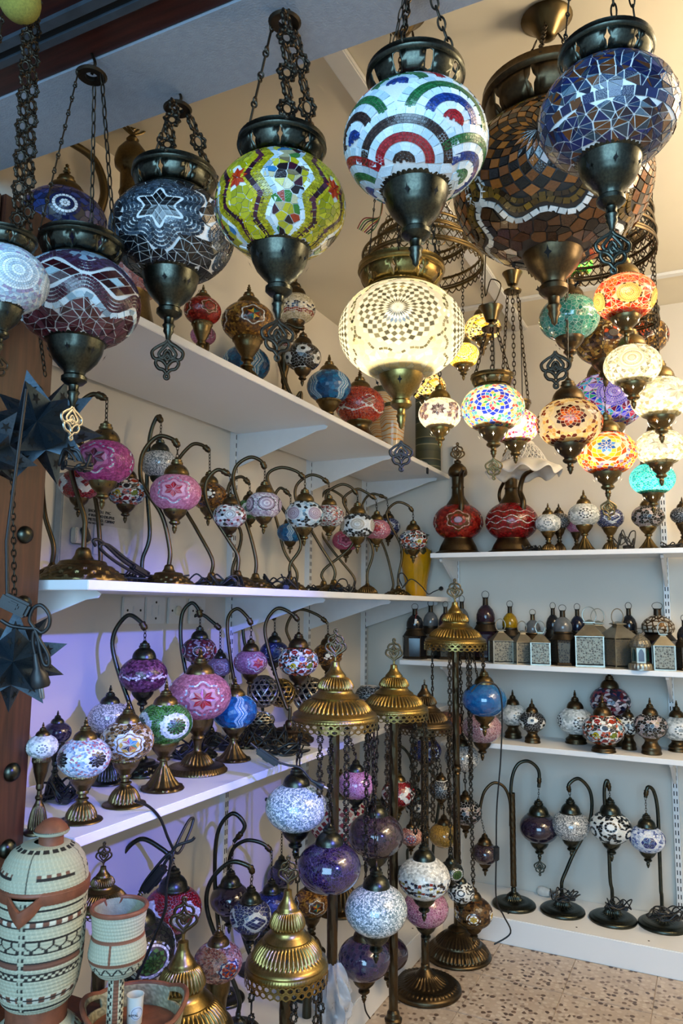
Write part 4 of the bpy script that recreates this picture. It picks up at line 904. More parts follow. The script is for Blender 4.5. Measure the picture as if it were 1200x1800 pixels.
def swan(label, x, y, wd, X, des, arm, bx, by=None, zs=Z2, mat='brass', bkind='ornate', group='swan neck lamps on the long left shelf', plane=None, rz=0, bR=.066, capk=1, orn=False, ar=.0062, cupk=.92):
    p = at(x, y, X=X) if plane is None else at(x, y, **plane)
    R = wd/2*depth(p)/FPX
    q = at(bx, by or y, P=p); q.z = zs; o = q
    t = thing('swan_neck_lamp', label, 'table lamp', q, group); a = face(p, rz); c = p-o
    bh = bR*{'ornate': .84, 'dome': .99, 'disc': .8}[bkind]
    ob('base', base_mesh(bkind, mat), t, (0, 0, 0), (0, 0, a), bR)
    A = [Vector((0, 0, bh)), Vector((0, 0, bh+.045))]+[at(u, v, P=p)-o for u, v in arm]
    hk = A[-1]
    ztop = c.z+1.5*R
    if hk.z < ztop+.012: hk.z = ztop+.012
    hk.x, hk.y = hk.x+(c.x-hk.x)*.85, hk.y+(c.y-hk.y)*.85
    path = curve(A, 7)
    am = ob('arm', tube('arm', path, ar, MT['bronze' if mat != 'gun' else 'gun'], 8), t)
    ob('ferrule', cached(('fer', mat), lambda: lathe('ferrule', [(.0, -.012), (.009, -.012), (.0105, -.008), (.009, -.004), (.0105, .002), (.008, .01), (.006, .012), (0, .012)], MT['bronze'], 14)), am, path[-4], ((path[-3]-path[-6]).to_track_quat('Z', 'Y').to_euler()))
    chain(t, hk, (c.x, c.y, ztop-.1*R), 'oval', .013, 'iron', False, turn=a)
    globe(t, des, R, c, rz=a)
    cp = ob('cap', cap_mesh(mat), t, c, (0, 0, a), (R*capk, R*capk, R)); hole_patches(cp, 'cap')
    cu = ob('cup', cup_mesh(mat), t, c, (0, 0, a), (R*cupk, R*cupk, R*.92)); hole_patches(cu, 'cup')
    if orn: ob('ornament', orn_mesh(mat), t, c+Vector((0, 0, -1.6*R)), (0, 0, a+PI/2), R*.75)
    return t
def stand_mesh(kind, mat):
    def mk():
        if kind == 'bell':
            return lathe('stand', dense([(.80, 0), (.82, .012), (.80, .035), (.68, .06), (.6, .075), (.58, .10), (.55, .17), (.46, .27), (.32, .36), (.22, .40), (.19, .43), (.25, .455), (.25, .475), (.16, .50), (.15, .55), (.24, .58), (.24, .61), (.22, .64), (.33, .72), (.44, .80), (.50, .88), (.53, .91), (.57, .93), (.57, .97), (.52, 1.0), (.44, 1.0)], .03), MT[mat], 176, [(.09, .35, 22, .10), (.925, .975, 80, .05)], ang=60)
        if kind == 'wide':
            return lathe('stand', dense([(.93, 0), (.96, .01), (.95, .04), (.9, .06), (.86, .10), (.70, .125), (.55, .14), (.50, .16), (.44, .22), (.32, .30), (.2, .34), (.13, .37), (.12, .45), (.17, .56), (.22, .60), (.2, .63), (.16, .65), (.22, .68), (.33, .74), (.42, .82), (.46, .9), (.5, .93), (.5, .97), (.46, 1.0), (.4, 1.0)], .03), MT[mat], 176, [(.145, .32, 22, .10), (.04, .11, 60, .05)], ang=60)
        if kind == 'petal':
            return lathe('stand', dense([(.78, 0), (.80, .02), (.74, .06), (.6, .09), (.44, .2), (.3, .33), (.2, .44), (.15, .5), (.14, .56), (.24, .59), (.24, .63), (.2, .65), (.3, .72), (.42, .8), (.5, .88), (.55, .92), (.55, .96), (.5, 1.0), (.42, 1.0)], .03), MT[mat], 80, [(.06, .44, 10, .16), (.92, .965, 80, .05)], ang=60)
        return lathe('stand', dense([(.62, 0), (.64, .05), (.62, .12), (.58, .2), (.60, .3), (.58, .4), (.44, .56), (.38, .7), (.42, .8), (.52, .88), (.54, 1), (.44, 1)], .05), MT[mat], 56, [(.02, .13, 60, .03)])
    return cached(('stand', kind, mat), mk)
def table(label, x, y, wd, des, zs, X=None, plane=None, kind='bell', mat='brass', group=None, rz=0, cap=1.0, sk=1.0, captype='stand', name='table_lamp', ch=.8):
    p = at(x, y, X=X) if X is not None else at(x, y, **plane)
    R = wd/2*depth(p)/FPX
    H = max(p.z-.60*R-zs, .5*R)
    t = thing(name, label, 'table lamp', (p.x, p.y, zs), group); a = face(p, rz); c = Vector((0, 0, H+.60*R))
    ob('stand', stand_mesh(kind, mat), t, (0, 0, 0), (0, 0, a), (R*sk, R*sk, H))
    globe(t, des, R, c, rz=a)
    cp = ob('cap', cap_mesh(mat, captype), t, c, (0, 0, a), (R*.92*cap, R*.92*cap, R*ch)); hole_patches(cp, 'cap')
    cp.location.z += (1-ch)*.56*R
    return t, R
# long left shelf
swan('magenta globe swan neck lamp with red star, biggest on the long left shelf', 183, 812, 102, .30, 'magenta', [(147, 905), (124, 820), (130, 730), (160, 694), (184, 702)], 155, mat='brass', bR=.10, rz=-.35)
swan('red globe swan neck lamp with white mirror wave behind the magenta one', 140, 852, 70, .16, 'redwave', [(78, 900), (76, 820), (100, 760), (130, 765), (142, 782)], 100, mat='bronze', bkind='dome', bR=.055, rz=.3)
swan('flower patched globe swan neck lamp just right of the magenta one', 222, 864, 68, .17, 'flowers', [(172, 905), (165, 850), (176, 800), (204, 784), (222, 800)], 182, mat='bronze', bR=.05)
swan('clear crackled globe swan neck lamp behind the first pink one', 280, 816, 66, .12, 'silver2', [(263, 940), (258, 850), (263, 770), (276, 733), (284, 742)], 258, mat='gun', bR=.05)
swan('pale pink globe swan neck lamp with a dark red star and grey fittings', 309, 866, 88, .30, 'pinkstar', [(284, 905), (250, 850), (250, 800), (276, 768), (303, 772), (312, 784)], 302, mat='brass', rz=-.1, bR=.07)
swan('amber globe swan neck lamp with black and white flower', 367, 872, 64, .15, 'amberbk', [(345, 930), (312, 870), (308, 820), (334, 784), (354, 782), (361, 794)], 376, mat='brass')
swan('silver and pink disc globe swan neck lamp below the amber one', 404, 907, 58, .30, 'silverdisc', [(402, 950), (366, 890), (362, 850), (382, 826), (400, 836)], 420, mat='bronze')
swan('dark green globe swan neck lamp deep in the row', 438, 896, 48, .10, 'greenros', [(424, 940), (400, 890), (404, 850), (424, 838), (438, 852)], 412, mat='bronze', bR=.05)
swan('white globe swan neck lamp with pink discs and black zigzag', 464, 888, 62, .30, 'discsp', [(438, 935), (412, 860), (414, 822), (438, 804), (458, 810), (465, 824)], 452, mat='brass', rz=.15)
swan('blue and white wavy globe swan neck lamp low behind the disc globe', 510, 936, 46, .12, 'bluewave', [(500, 970), (490, 930), (480, 885), (492, 858), (508, 872)], 522, mat='bronze', bR=.05)
swan('lilac disc globe swan neck lamp with black and blue mirror bands', 535, 905, 67, .30, 'discs', [(528, 950), (482, 870), (470, 836), (492, 822), (520, 828), (534, 842)], 512, mat='brass', rz=.6)
swan('white and black globe swan neck lamp with red zigzags', 578, 907, 54, .26, 'redzig', [(560, 955), (524, 890), (520, 856), (542, 836), (562, 838), (573, 850)], 588, mat='brass', rz=.4)
swan('magenta pink globe swan neck lamp hanging low in the row', 608, 950, 48, .10, 'rose', [(590, 975), (566, 940), (556, 900), (574, 862), (598, 870), (607, 884)], 622, mat='bronze', bR=.05)
swan('globe swan neck lamp with cream beaded disc on black mosaic', 628, 924, 60, .30, 'discsw', [(622, 950), (580, 895), (574, 868), (598, 852), (616, 856), (626, 870)], 570, mat='brass', rz=0)
swan('small pink globe swan neck lamp with red star, near the corner of the long shelf', 662, 931, 48, .30, 'pinkred', [(654, 960), (612, 900), (604, 876), (626, 860), (644, 866), (652, 878)], 646, mat='brass', bkind='dome', bR=.055)
swan('blue and white globe swan neck lamp behind the small pink one', 682, 926, 42, .18, 'bluediag', [(674, 960), (640, 900), (640, 880), (655, 868), (667, 876)], 690, mat='bronze', bR=.05)
swan('small red globe swan neck lamp half hidden near the corner', 694, 945, 24, .12, 'redwave', [(690, 970), (676, 930), (674, 905), (684, 896), (692, 906)], 704, mat='bronze', bR=.045)
swan('last swan neck lamp on the long shelf, flower patched globe before the yellow vase', 726, 949, 50, .36, 'flowers', [(706, 965), (682, 915), (682, 896), (698, 883), (716, 888), (724, 900)], 700, mat='brass', rz=.9, bR=.06)
# lowest left wall shelf
G3 = 'lamps on the lowest left shelf'
table('small pale green and white globe table lamp cut by the door leaf', 74, 1312, 54, 'palepetal', Z3, X=.36, mat='bronze', group=G3)
table('dark purple globe table lamp behind the one cut by the door leaf', 100, 1288, 50, 'violetdark', Z3, X=.16, mat='gun', group=G3)
table('white seed bead globe table lamp with black rosette, nearest on the lowest shelf', 148, 1331, 90, 'whitebead', Z3, X=.37, mat='brass', group=G3, rz=.55)
table('pale crackled globe table lamp behind the white bead lamp', 192, 1262, 74, 'silver2', Z3, X=.17, mat='gun', group=G3)
table('brown and gold globe table lamp with a multicoloured star', 223, 1302, 92, 'goldmulti', Z3, X=.36, mat='brass', group=G3, rz=.1)
table('green beaded globe table lamp with a dark rosette', 290, 1271, 94, 'greenros', Z3, X=.34, mat='brass', group=G3, rz=.45, kind='petal')
table('large pink beaded globe table lamp with a dark red star', 350, 1223, 110, 'pinkred', Z3, X=.29, mat='brass', group=G3, rz=.12, kind='wide')
table('blue globe table lamp with silver wavy bands beside the large pink one', 412, 1250, 78, 'bluewave', Z3, X=.29, mat='brass', group=G3, rz=.3, kind='petal')
GS = 'swan neck lamps on the lowest left shelf'
swan('purple mirror globe swan neck lamp standing at the back of the lowest shelf', 252, 1186, 82, .17, 'purplemir', [(236, 1260), (202, 1160), (200, 1115), (224, 1082), (246, 1092), (252, 1106)], 250, by=1300, zs=Z3, mat='gun', group=GS, bR=.07)
swan('dark red star globe swan neck lamp behind the large pink lamp', 350, 1143, 60, .16, 'redstars', [(330, 1200), (318, 1130), (320, 1080), (336, 1060), (348, 1070), (350, 1084)], 345, by=1280, zs=Z3, mat='gun', group=GS)
swan('greyish mauve globe swan neck lamp beside the dark red star one', 386, 1172, 44, .09, 'dustymauve', [(345, 1200), (322, 1140), (328, 1096), (352, 1080), (374, 1094), (382, 1106)], 370, by=1280, zs=Z3, mat='gun', group=GS)
swan('mauve pink globe swan neck lamp with red stars on the lowest shelf', 440, 1164, 58, .20, 'mauve', [(420, 1240), (404, 1150), (400, 1090), (416, 1070), (434, 1084), (441, 1098)], 430, by=1300, zs=Z3, mat='bronze', group=GS, rz=.5)
swan('deep blue globe swan neck lamp behind the flower patched one', 482, 1146, 50, .14, 'darkblue', [(446, 1190), (428, 1120), (432, 1082), (454, 1068), (474, 1076), (481, 1090)], 460, by=1270, zs=Z3, mat='gun', group=GS)
swan('largest flower patched swan neck lamp, far along the lowest left shelf', 524, 1162, 70, .30, 'flowers', [(502, 1240), (474, 1150), (466, 1100), (486, 1070), (512, 1078), (523, 1092)], 508, by=1310, zs=Z3, mat='bronze', group=GS, rz=.2, bR=.085)
swan('brown globe swan neck lamp with a white edged black star', 576, 1151, 52, .20, 'amberbk', [(560, 1220), (512, 1130), (504, 1100), (524, 1072), (556, 1080), (572, 1096)], 560, by=1280, zs=Z3, mat='bronze', group=GS)
# top left shelf
GT = 'lamps on the top left shelf'
table('dark blue mosaic globe lamp on the top shelf behind the door leaf', 112, 392, 146, 'bluemos', Z1, X=.16, mat='brass', group=GT, kind='low', sk=.8)
table('small orange red globe lamp above a brass cup at the top shelf edge', 356, 547, 64, 'redvein', Z1, X=.30, mat='brass', group=GT, kind='bell', rz=.4)
table('small pink globe lamp with red star lying low on the top shelf', 357, 590, 44, 'pinkstar', Z1, X=.18, mat='bronze', group=GT, kind='low', rz=.3)
table('amber brown globe lamp with orange stars on the top shelf', 436, 567, 92, 'orangemir', Z1, X=.33, mat='brass', group=GT, rz=.2)
table('blue wavy globe lamp standing behind the amber one on the top shelf', 432, 641, 84, 'bluewave', Z1, X=.10, mat='bronze', group=GT, kind='low', rz=.5)
swan('cream and navy globe swan neck lamp high on the top shelf', 520, 543, 68, .08, 'creamnavy', [(500, 640), (462, 580), (440, 520), (444, 484), (470, 494), (500, 512), (516, 520)], 500, by=690, zs=Z1, mat='bronze', group=GT, bR=.05)
table('small cream globe lamp half hidden behind a blue filigree pendant', 500, 605, 44, 'creamnavy', Z1, X=.21, mat='bronze', group=GT, rz=.7)
swan('black globe swan neck lamp with white daisies on the top shelf', 532, 628, 64, .33, 'bwflower', [(515, 700), (494, 650), (484, 600), (500, 570), (522, 576), (530, 588)], 528, by=720, zs=Z1, mat='bronze', group=GT, bR=.06)
table('bright blue globe lamp with white wavy bands on the top shelf', 578, 680, 77, 'bluewave', Z1, X=.30, mat='brass', group=GT, rz=.75)
table('orange red beaded globe lamp with lozenges, widest on the top shelf', 632, 713, 86, 'redbead', Z1, X=.32, mat='brass', group=GT, kind='low', rz=.4)
# ------------------------------------------------------------------ floor lamps and the globes that hang from them
def hexskirt(mat, n=34, z0=0.0, z1=.24, rows=2):
    def mk():
        v, f = [], []
        h = (z1-z0)/rows
        for r_ in range(rows):
            for k in range(n):
                a = 2*PI*(k+.5*(r_ % 2))/n; da = PI/n; zc = z0+h*(r_+.5); o = len(v)
                hexa = ((0, .62), (1, .28), (1, -.28), (0, -.62), (-1, -.28), (-1, .28))
                for s in (1.0, .62):
                    for u, w_ in hexa: v.append((cos(a+u*da*s), sin(a+u*da*s), zc+w_*h*s*1.05))
                f += [(o+i, o+(i+1) % 6, o+6+(i+1) % 6, o+6+i) for i in range(6)]
        return mesh('skirt', v, f, MT[mat], False)
    return cached(('hex', mat, n), mk)
def canopy_mesh(mat):
    def mk():
        p = dense([(.985, .22), (1.0, .24), (1.01, .30), (.985, .33), (.975, .36), (.99, .38), (.97, .42), (.90, .47), (.86, .50), (.84, .53), (.76, .66), (.64, .78), (.585, .82), (.56, .84), (.57, .87), (.50, .93), (.44, .98), (.41, 1.04), (.405, 1.08), (.43, 1.10), (.43, 1.14), (.41, 1.22), (.35, 1.34), (.27, 1.42), (.25, 1.44), (.255, 1.47), (.22, 1.52), (.15, 1.62), (.11, 1.72), (.10, 1.84), (.07, 1.85), (.03, 1.87), (.028, 1.97), (0, 1.98)], .035)
        return lathe('canopy', p, MT[mat], 276, [(.525, .80, 46, .085), (1.13, 1.40, 34, .13), (.235, .305, 92, .012)], ang=60)
    return cached(('can', mat), mk)
def canopy_holes(): return lozenges('can', ((.82, .56), (.66, .76)), 11, .035, .42)  # dark patches standing in for the shaded inside of canopy holes
def pole_mesh(mat):
    def mk():
        v, f = [], []; n, m = 24, 90
        for i in range(m+1):
            for k in range(n):
                a = 2*PI*k/n; r = 1+.14*abs(sin(4*(a+9.0*i/m)))-.07; v.append((r*cos(a), r*sin(a), i/m))
        for i in range(m):
            for k in range(n): a, b = i*n+k, i*n+(k+1) % n; f.append((a, b, b+n, a+n))
        return mesh('pole', v, f, MT[mat], True, 80)
    return cached(('pole', mat), mk)
def floor_base(kind, mat):
    def mk():
        if kind == 'disc': p = [(1, 0), (1.03, .05), (1.02, .16), (.97, .22), (.93, .24), (.88, .30), (.80, .33), (.74, .31), (.62, .34), (.5, .42), (.36, .52), (.24, .66), (.17, .76), (.13, .82), (.13, .95), (.1, 1.0), (0, 1.0)]; fl_ = [(.25, .32, 44, .05), (.35, .6, 26, .10)]
        elif kind == 'dome': p = [(1, 0), (1.03, .05), (1.0, .12), (.94, .16), (.95, .2), (.86, .36), (.72, .5), (.68, .54), (.69, .58), (.56, .74), (.40, .9), (.3, .98), (.27, 1.02), (.3, 1.06), (.22, 1.14), (.12, 1.2), (0, 1.2)]; fl_ = [(.2, .49, 48, .05), (.59, .88, 34, .07)]
        else: p = [(1, 0), (1.0, .08), (.9, .3), (.72, .6), (.5, .85), (.42, 1.0), (.5, 1.1), (.52, 1.25), (.4, 1.35), (.36, 1.6), (.26, 1.75), (0, 1.76)]; fl_ = []
        return lathe('base', dense(p, .035), MT[mat], 264, fl_, ang=60)
    return cached(('fb', kind, mat), mk)
FL = {}
def floor_lamp(key, label, x, y, wd, D, bkind='disc', bR=.13, zb=0.0, mat='gold', pr=.014, hmul=.83, dom=False, ornk=.66):
    p = at(x, y, D=D); R = wd/2*D/FPX; z = p.z
    t = thing('floor_lamp', label, 'floor lamp', (p.x, p.y, zb), 'brass floor lamps with tiered canopies'); a = face(p)
    bh = bR*{'disc': 1.0, 'dome': 1.2, 'bell': 1.76}[bkind]*(.75 if bkind != 'bell' else 1)
    ob('base', floor_base(bkind, 'bronze'), t, (0, 0, 0), (0, 0, 0), (bR, bR, bR*(.75 if bkind != 'bell' else 1)))
    top = z-zb+R*.5
    po = ob('pole', pole_mesh('bronze'), t, (0, 0, bh*.95), (0, 0, 0), (pr, pr, top-bh*.95))
    ob('pole_joint', cached('pj', lambda: lathe('pole_joint', dense([(1.0, -1.4), (1.25, -1.2), (1.0, -.8), (1.35, -.4), (1.4, 0), (1.35, .4), (1.0, .8), (1.25, 1.2), (1.0, 1.4)], .2), MT['bronze'], 24)), t, (0, 0, (bh+top)*.52), scale=pr*1.05)
    c = ob('canopy', canopy_mesh(mat), t, (0, 0, z-zb), (0, 0, a), (R, R, R*hmul))
    k = ob('hole_patches', canopy_holes(), c); k['kind'] = 'stuff'
    s = ob('skirt', hexskirt(mat), c); s['kind'] = 'stuff'; solid(s, .012)
    ob('ornament', orn_mesh('bronze', True), t, (0, 0, z-zb+1.96*R*hmul), (0, 0, a+PI/2), R*ornk)
    FL[key] = (Vector((p.x, p.y, z)), R, t); return t
def dangle(key, azs, L, kind='flower', size=.022):
    """loose chains hanging from a canopy"""
    c, R, t = FL[key]; f0 = face(c)
    for az, l in zip(azs, L):
        d = Vector((cos(f0+az), sin(f0+az), 0))*R*.93; b = c-Vector(t.location)
        chain(t, b+d+Vector((0, 0, .02)), b+d-Vector((0, 0, l)), kind, size, 'iron', False, turn=f0+az)
def hglobe(label, x, y, wd, D, des, key=None, mat='gun', top=None, rz=0, orn=None, cup=True, kind='flower', capk=.98):
    p = at(x, y, D=D); R = wd/2*D/FPX; a = face(p, rz)
    t = thing('hanging_globe', label, 'hanging lamp', p, 'glass globes hanging from the floor lamps')
    globe(t, des, R, rz=a)
    cp = ob('cap', cap_mesh(mat), t, (0, 0, 0), (0, 0, a), (R*.9*capk, R*.9*capk, R*.86), ); cp.location.z = .08*R; hole_patches(cp, 'cap')
    ob('ring', mesh('ring', *tube_geo(ring_path(.012, .016), .0025, 6, True), MT['iron']), t, (0, 0, 1.33*R), (0, 0, a))
    if cup: cu = ob('cup', cup_mesh(mat), t, (0, 0, 0), (0, 0, a), (R*.9, R*.9, R*.9)); hole_patches(cu, 'cup')
    if key:
        c, CR_, ft = FL[key]; d = Vector((p.x-c.x, p.y-c.y, 0)); d = d.normalized()*CR_*.93 if d.length > 1e-4 else Vector((CR_, 0, 0))
        e = c+d-p+Vector((0, 0, .015))
        chain(t, (0, 0, 1.42*R), e, kind, .021 if kind == 'flower' else .018, 'iron', False, turn=a)
    return t
floor_lamp('F0', 'squat brass floor lamp canopy at the bottom left beside the woven tray', 315, 1850, 190, 1.62, 'disc', .1, zb=.1016, hmul=1.05)
floor_lamp('F1', 'short floor lamp with gleaming brass canopy at the bottom centre', 503, 1722, 145, 1.72, 'disc', .1, hmul=1.12)
floor_lamp('F2', 'tall floor lamp with a three tier gold canopy nearest the lowest left shelf', 588, 1280, 150, 2.12, 'disc', .12)
floor_lamp('F3', 'tall gold canopy floor lamp second from the lowest left shelf, with a leafy finial', 692, 1262, 120, 2.52, 'bell', .055)
floor_lamp('F4', 'shorter tarnished floor lamp with onion top on a wide dark round base', 746, 1287, 98, 2.83, 'disc', .127, mat='bronze', hmul=.9, ornk=.1)
floor_lamp('F5', 'tallest floor lamp with gold canopy in front of the metal lanterns', 800, 1142, 108, 3.14, 'dome', .13)
floor_lamp('FB', 'old brass lamp canopy with pierced finial behind the woven jug', 178, 1600, 96, 1.70, 'disc', .08, zb=.1016, mat='brass', ornk=.75)
dangle('F2', (.9, 1.5, -1.0, -.35, .3), (.36, .2, .42, .18, .3)); dangle('F3', (.7, -.9, 1.4, -.2), (.35, .3, .42, .4))
dangle('F4', (.3, -.5, 1.1, -1.2), (.3, .34, .28, .3)); dangle('F5', (.5, -.2, 1.2, -.9), (.5, .36, .3, .45)); dangle('F1', (1.1, -1.05, .2, 2.2), (.2, .3, .26, .2))
hglobe('sparkling silver crackle globe hanging under the edge of the lowest left shelf', 520, 1419, 108, 2.02, 'silver', 'F2', kind='oval')
hglobe('deep purple crackle globe hanging in front of the twisted pole', 578, 1524, 112, 1.96, 'purple', 'F2', cup=False)
hglobe('sparkling silver crackle globe hanging lowest, right of the purple one', 661, 1599, 110, 2.1, 'silver', 'F2', kind='oval')
hglobe('rosy pink crackle globe hanging behind the nearest tall floor lamp', 625, 1379, 66, 2.4, 'pink', 'F2', kind='oval')
hglobe('dark plum crackle globe hanging between the two tall gold floor lamps', 660, 1468, 98, 2.38, 'plum', 'F3')
hglobe('white globe with rows of coloured and black diamond mirrors hanging low', 745, 1543, 90, 2.42, 'silverchk', 'F3', kind='flower', rz=.2)
hglobe('pink crackle globe with a blue glint hanging below the diamond mirror globe', 748, 1596, 80, 2.66, 'pink', 'F4', kind='oval')
hglobe('green and white striped globe peeping out right of the diamond mirror globe', 792, 1532, 44, 2.72, 'greenmir', 'F4', rz=.6)
hglobe('pale globe with black flowers below the green striped globe', 810, 1568, 46, 2.76, 'daisy', 'F4', kind='oval')
hglobe('brown globe with golden stars hanging in front of the dome base', 832, 1604, 66, 2.87, 'startan', 'F5', mat='bronze')
hglobe('bright blue crackle globe hanging above the dusty pink one', 851, 1230, 78, 3.02, 'blue', 'F5', mat='brass', cup=True)
hglobe('dusty pink crackle globe hanging under the bright blue one', 847, 1279, 70, 3.24, 'dusty', 'F5', mat='bronze')
hglobe('white sparkling globe hanging behind the tallest twisted pole', 812, 1332, 62, 3.3, 'silver2', 'F5', mat='bronze', cup=False)
hglobe('blue globe with white ringed circles behind the tarnished floor lamp', 748, 1319, 54, 3.1, 'bluecircle', 'F4', mat='bronze', rz=.5)
hglobe('red globe with white wavy border between the two left poles', 700, 1394, 58, 2.75, 'redwave', 'F3', mat='brass', rz=.7)
hglobe('small black and white mosaic globe hanging behind the chains', 775, 1387, 44, 3.0, 'bwtri', 'F4', mat='bronze', kind='oval')
hglobe('black and white mosaic globe half hidden by the tallest pole', 818, 1427, 56, 3.3, 'bwcell', 'F5', mat='bronze')
hglobe('amber gold crackle globe behind the chains of the tarnished floor lamp', 780, 1468, 54, 3.12, 'amber', 'F4', mat='bronze', cup=False)
hglobe('small rusty confetti globe between plum and amber globes', 722, 1470, 40, 2.68, 'orangemulti', 'F4', mat='bronze', kind='oval')
hglobe('dark rainbow crackle globe low behind the lowest silver one', 640, 1684, 92, 2.35, 'multi', 'F3', mat='bronze', kind='oval')
hglobe('navy crackle globe beside the dark rainbow one', 682, 1676, 70, 2.6, 'violetdark', 'F3', mat='bronze', kind='oval')
# ------------------------------------------------------------------ lamps standing on the left bench
GB = 'lamps on the white bench under the left shelves'
B = dict(zs=Z0, mat='gun', group=GB, ar=.007)
swan('red swan neck lamp with white mirror bands on the left bench', 303, 1598, 100, .13, 'redwave', [(250, 1640), (212, 1560), (212, 1510), (246, 1475), (284, 1492), (298, 1516)], 262, by=1700, bkind='disc', rz=.6, **B)
swan('black purple globe swan neck lamp by the upright on the left bench', 404, 1580, 70, .14, 'violetdark', [(390, 1680), (378, 1560), (382, 1466), (408, 1430), (430, 1452), (434, 1480)], 395, by=1720, bkind='disc', **B)
swan('blue and white diagonal globe swan neck lamp on the left bench', 440, 1610, 72, .30, 'bluediag', [(392, 1680), (364, 1600), (370, 1550), (404, 1516), (436, 1522), (452, 1534)], 420, by=1720, bkind='disc', rz=.3, **B)
swan('navy globe swan neck lamp behind the blue and white one on the bench', 476, 1590, 62, .16, 'darkblue', [(440, 1680), (404, 1560), (406, 1500), (430, 1478), (460, 1482), (476, 1498)], 450, by=1710, bkind='disc', **B)
swan('tall dark globe swan neck lamp on the bench under the silver globe', 494, 1540, 50, .06, 'multi', [(452, 1640), (446, 1500), (448, 1430), (462, 1406), (484, 1412), (492, 1440)], 462, by=1690, bkind='disc', **B)
table('orange and navy confetti globe lamp low on the left bench', 383, 1690, 84, 'orangemulti', Z0, X=.36, mat='brass', group=GB, kind='low', rz=.5)
table('green globe lamp with mirror pieces half hidden behind the woven goblet', 242, 1668, 130, 'greenmir', Z0, X=.29, mat='gun', group=GB, kind='low', rz=.4)
table('amber crackle globe lamp behind the short brass floor lamp', 536, 1742, 62, 'amber', Z0, X=.36, mat='gun', group=GB, kind='low')
table('rusty brown globe lamp with white wavy mirror band on the bench', 548, 1585, 62, 'orangemir', Z0, X=.22, mat='bronze', group=GB, kind='bell', rz=.3)
table('large pink globe lamp with dark red diamonds behind the poles', 598, 1440, 112, 'diamonds', Z0, X=.14, mat='bronze', group=GB, kind='bell', rz=.2)
swan('dark swan neck lamp arching behind the second tall floor lamp', 680, 1420, 44, .14, 'plum', [(722, 1480), (728, 1390), (722, 1336), (704, 1312), (686, 1320), (680, 1340)], 716, by=1560, bkind='disc', **B)
swan('black and white swan neck lamp near the room corner on the bench', 735, 1420, 46, .36, 'bwflower', [(762, 1480), (772, 1400), (764, 1365), (748, 1352), (736, 1360), (732, 1375)], 760, by=1580, bkind='disc', **B)
table('clear glass bottle lamp with white stopper between the poles on the bench', 541, 1655, 26, 'silver2', Z0, X=.42, mat='gun', group=GB, kind='low')
# ------------------------------------------------------------------ back wall shelves: ewers, small lamps, lanterns
def ewer(label, x, y, wd, des, zs, plane, hz, mat='bronze', handle=True, spout=-1, rz=0, neckw=1.0):
    p = at(x, y, **plane); R = wd/2*depth(p)/FPX; a = face(p, rz); H = p.z-.6*R-zs
    t = thing('ewer_lamp', label, 'ewer lamp', (p.x, p.y, zs)); c = Vector((0, 0, H+.6*R))
    ob('foot', cached(('ef', mat), lambda: lathe('foot', dense([(.92, 0), (.95, .06), (.92, .14), (.80, .2), (.72, .5), (.6, .8), (.56, .92), (.58, 1.0), (.45, 1.0)], .05), MT[mat], 48)), t, (0, 0, 0), (0, 0, 0), (R, R, H))
    globe(t, des, R, c, rz=a)
    zt = at(x, hz, P=p).z-zs-c.z; q = zt/R
    pr = [(.52, .58), (.55, .62), (.50, .68), (.42, .80), (.30, .98), (.25, 1.1), (.24, q*.55), (.27, q*.57), (.24, q*.6), (.25, q*.74), (.38*neckw, q*.78), (.40*neckw, q*.82), (.38*neckw, q*.86), (.34*neckw, q*.9), (.2, q*.96), (.13, q*.975), (.15, q), (.08, q*1.03), (0, q*1.04)]
    ob('neck', lathe('neck', dense(pr, .08), MT[mat], 40), t, c, (0, 0, 0), R)
    ob('ornament', orn_mesh(mat, True), t, c+Vector((0, 0, R*q*1.02)), (0, 0, a+PI/2), R*.75)
    e = Vector((cos(a+spout*1.35), sin(a+spout*1.35), 0))
    pts = [c+e*R*.75+Vector((0, 0, .2*R)), c+e*R*.82+Vector((0, 0, .7*R)), c+e*R*.62+Vector((0, 0, q*.5*R)), c+e*R*.9+Vector((0, 0, q*.72*R)), c+e*R*1.5+Vector((0, 0, q*.78*R))]
    ob('spout', tube('spout', curve(pts, 6), lambda s: .1*R*(1.2-.4*s), MT[mat], 8), t)
    if handle:
        pts = [c-e*R*.5+Vector((0, 0, .6*R)), c-e*R*.85+Vector((0, 0, 1.0*R)), c-e*R*.8+Vector((0, 0, q*.6*R)), c-e*R*.3+Vector((0, 0, q*.78*R))]
        ob('handle', tube('handle', curve(pts, 6), .07*R, MT[mat], 8), t)
    return t
ewer('tall brass ewer lamp with red veined body, left on the back shelf', 805, 918, 86, 'redvein', ZA, dict(Y=-.16), 812, spout=.12, handle=False)
ewer('red ewer lamp with white mirror bands under the ruffled shade', 899, 917, 90, 'redbands', ZA, dict(Y=-.16), 815, spout=.42)
ewer('tall antique brass ewer lamp with pink beaded body on the top shelf', 222, 470, 150, 'pinkpale', Z1, dict(X=.15), 246, mat='brass', spout=-1, rz=.2)
GA = 'small mosaic lamps on the upper back shelf'
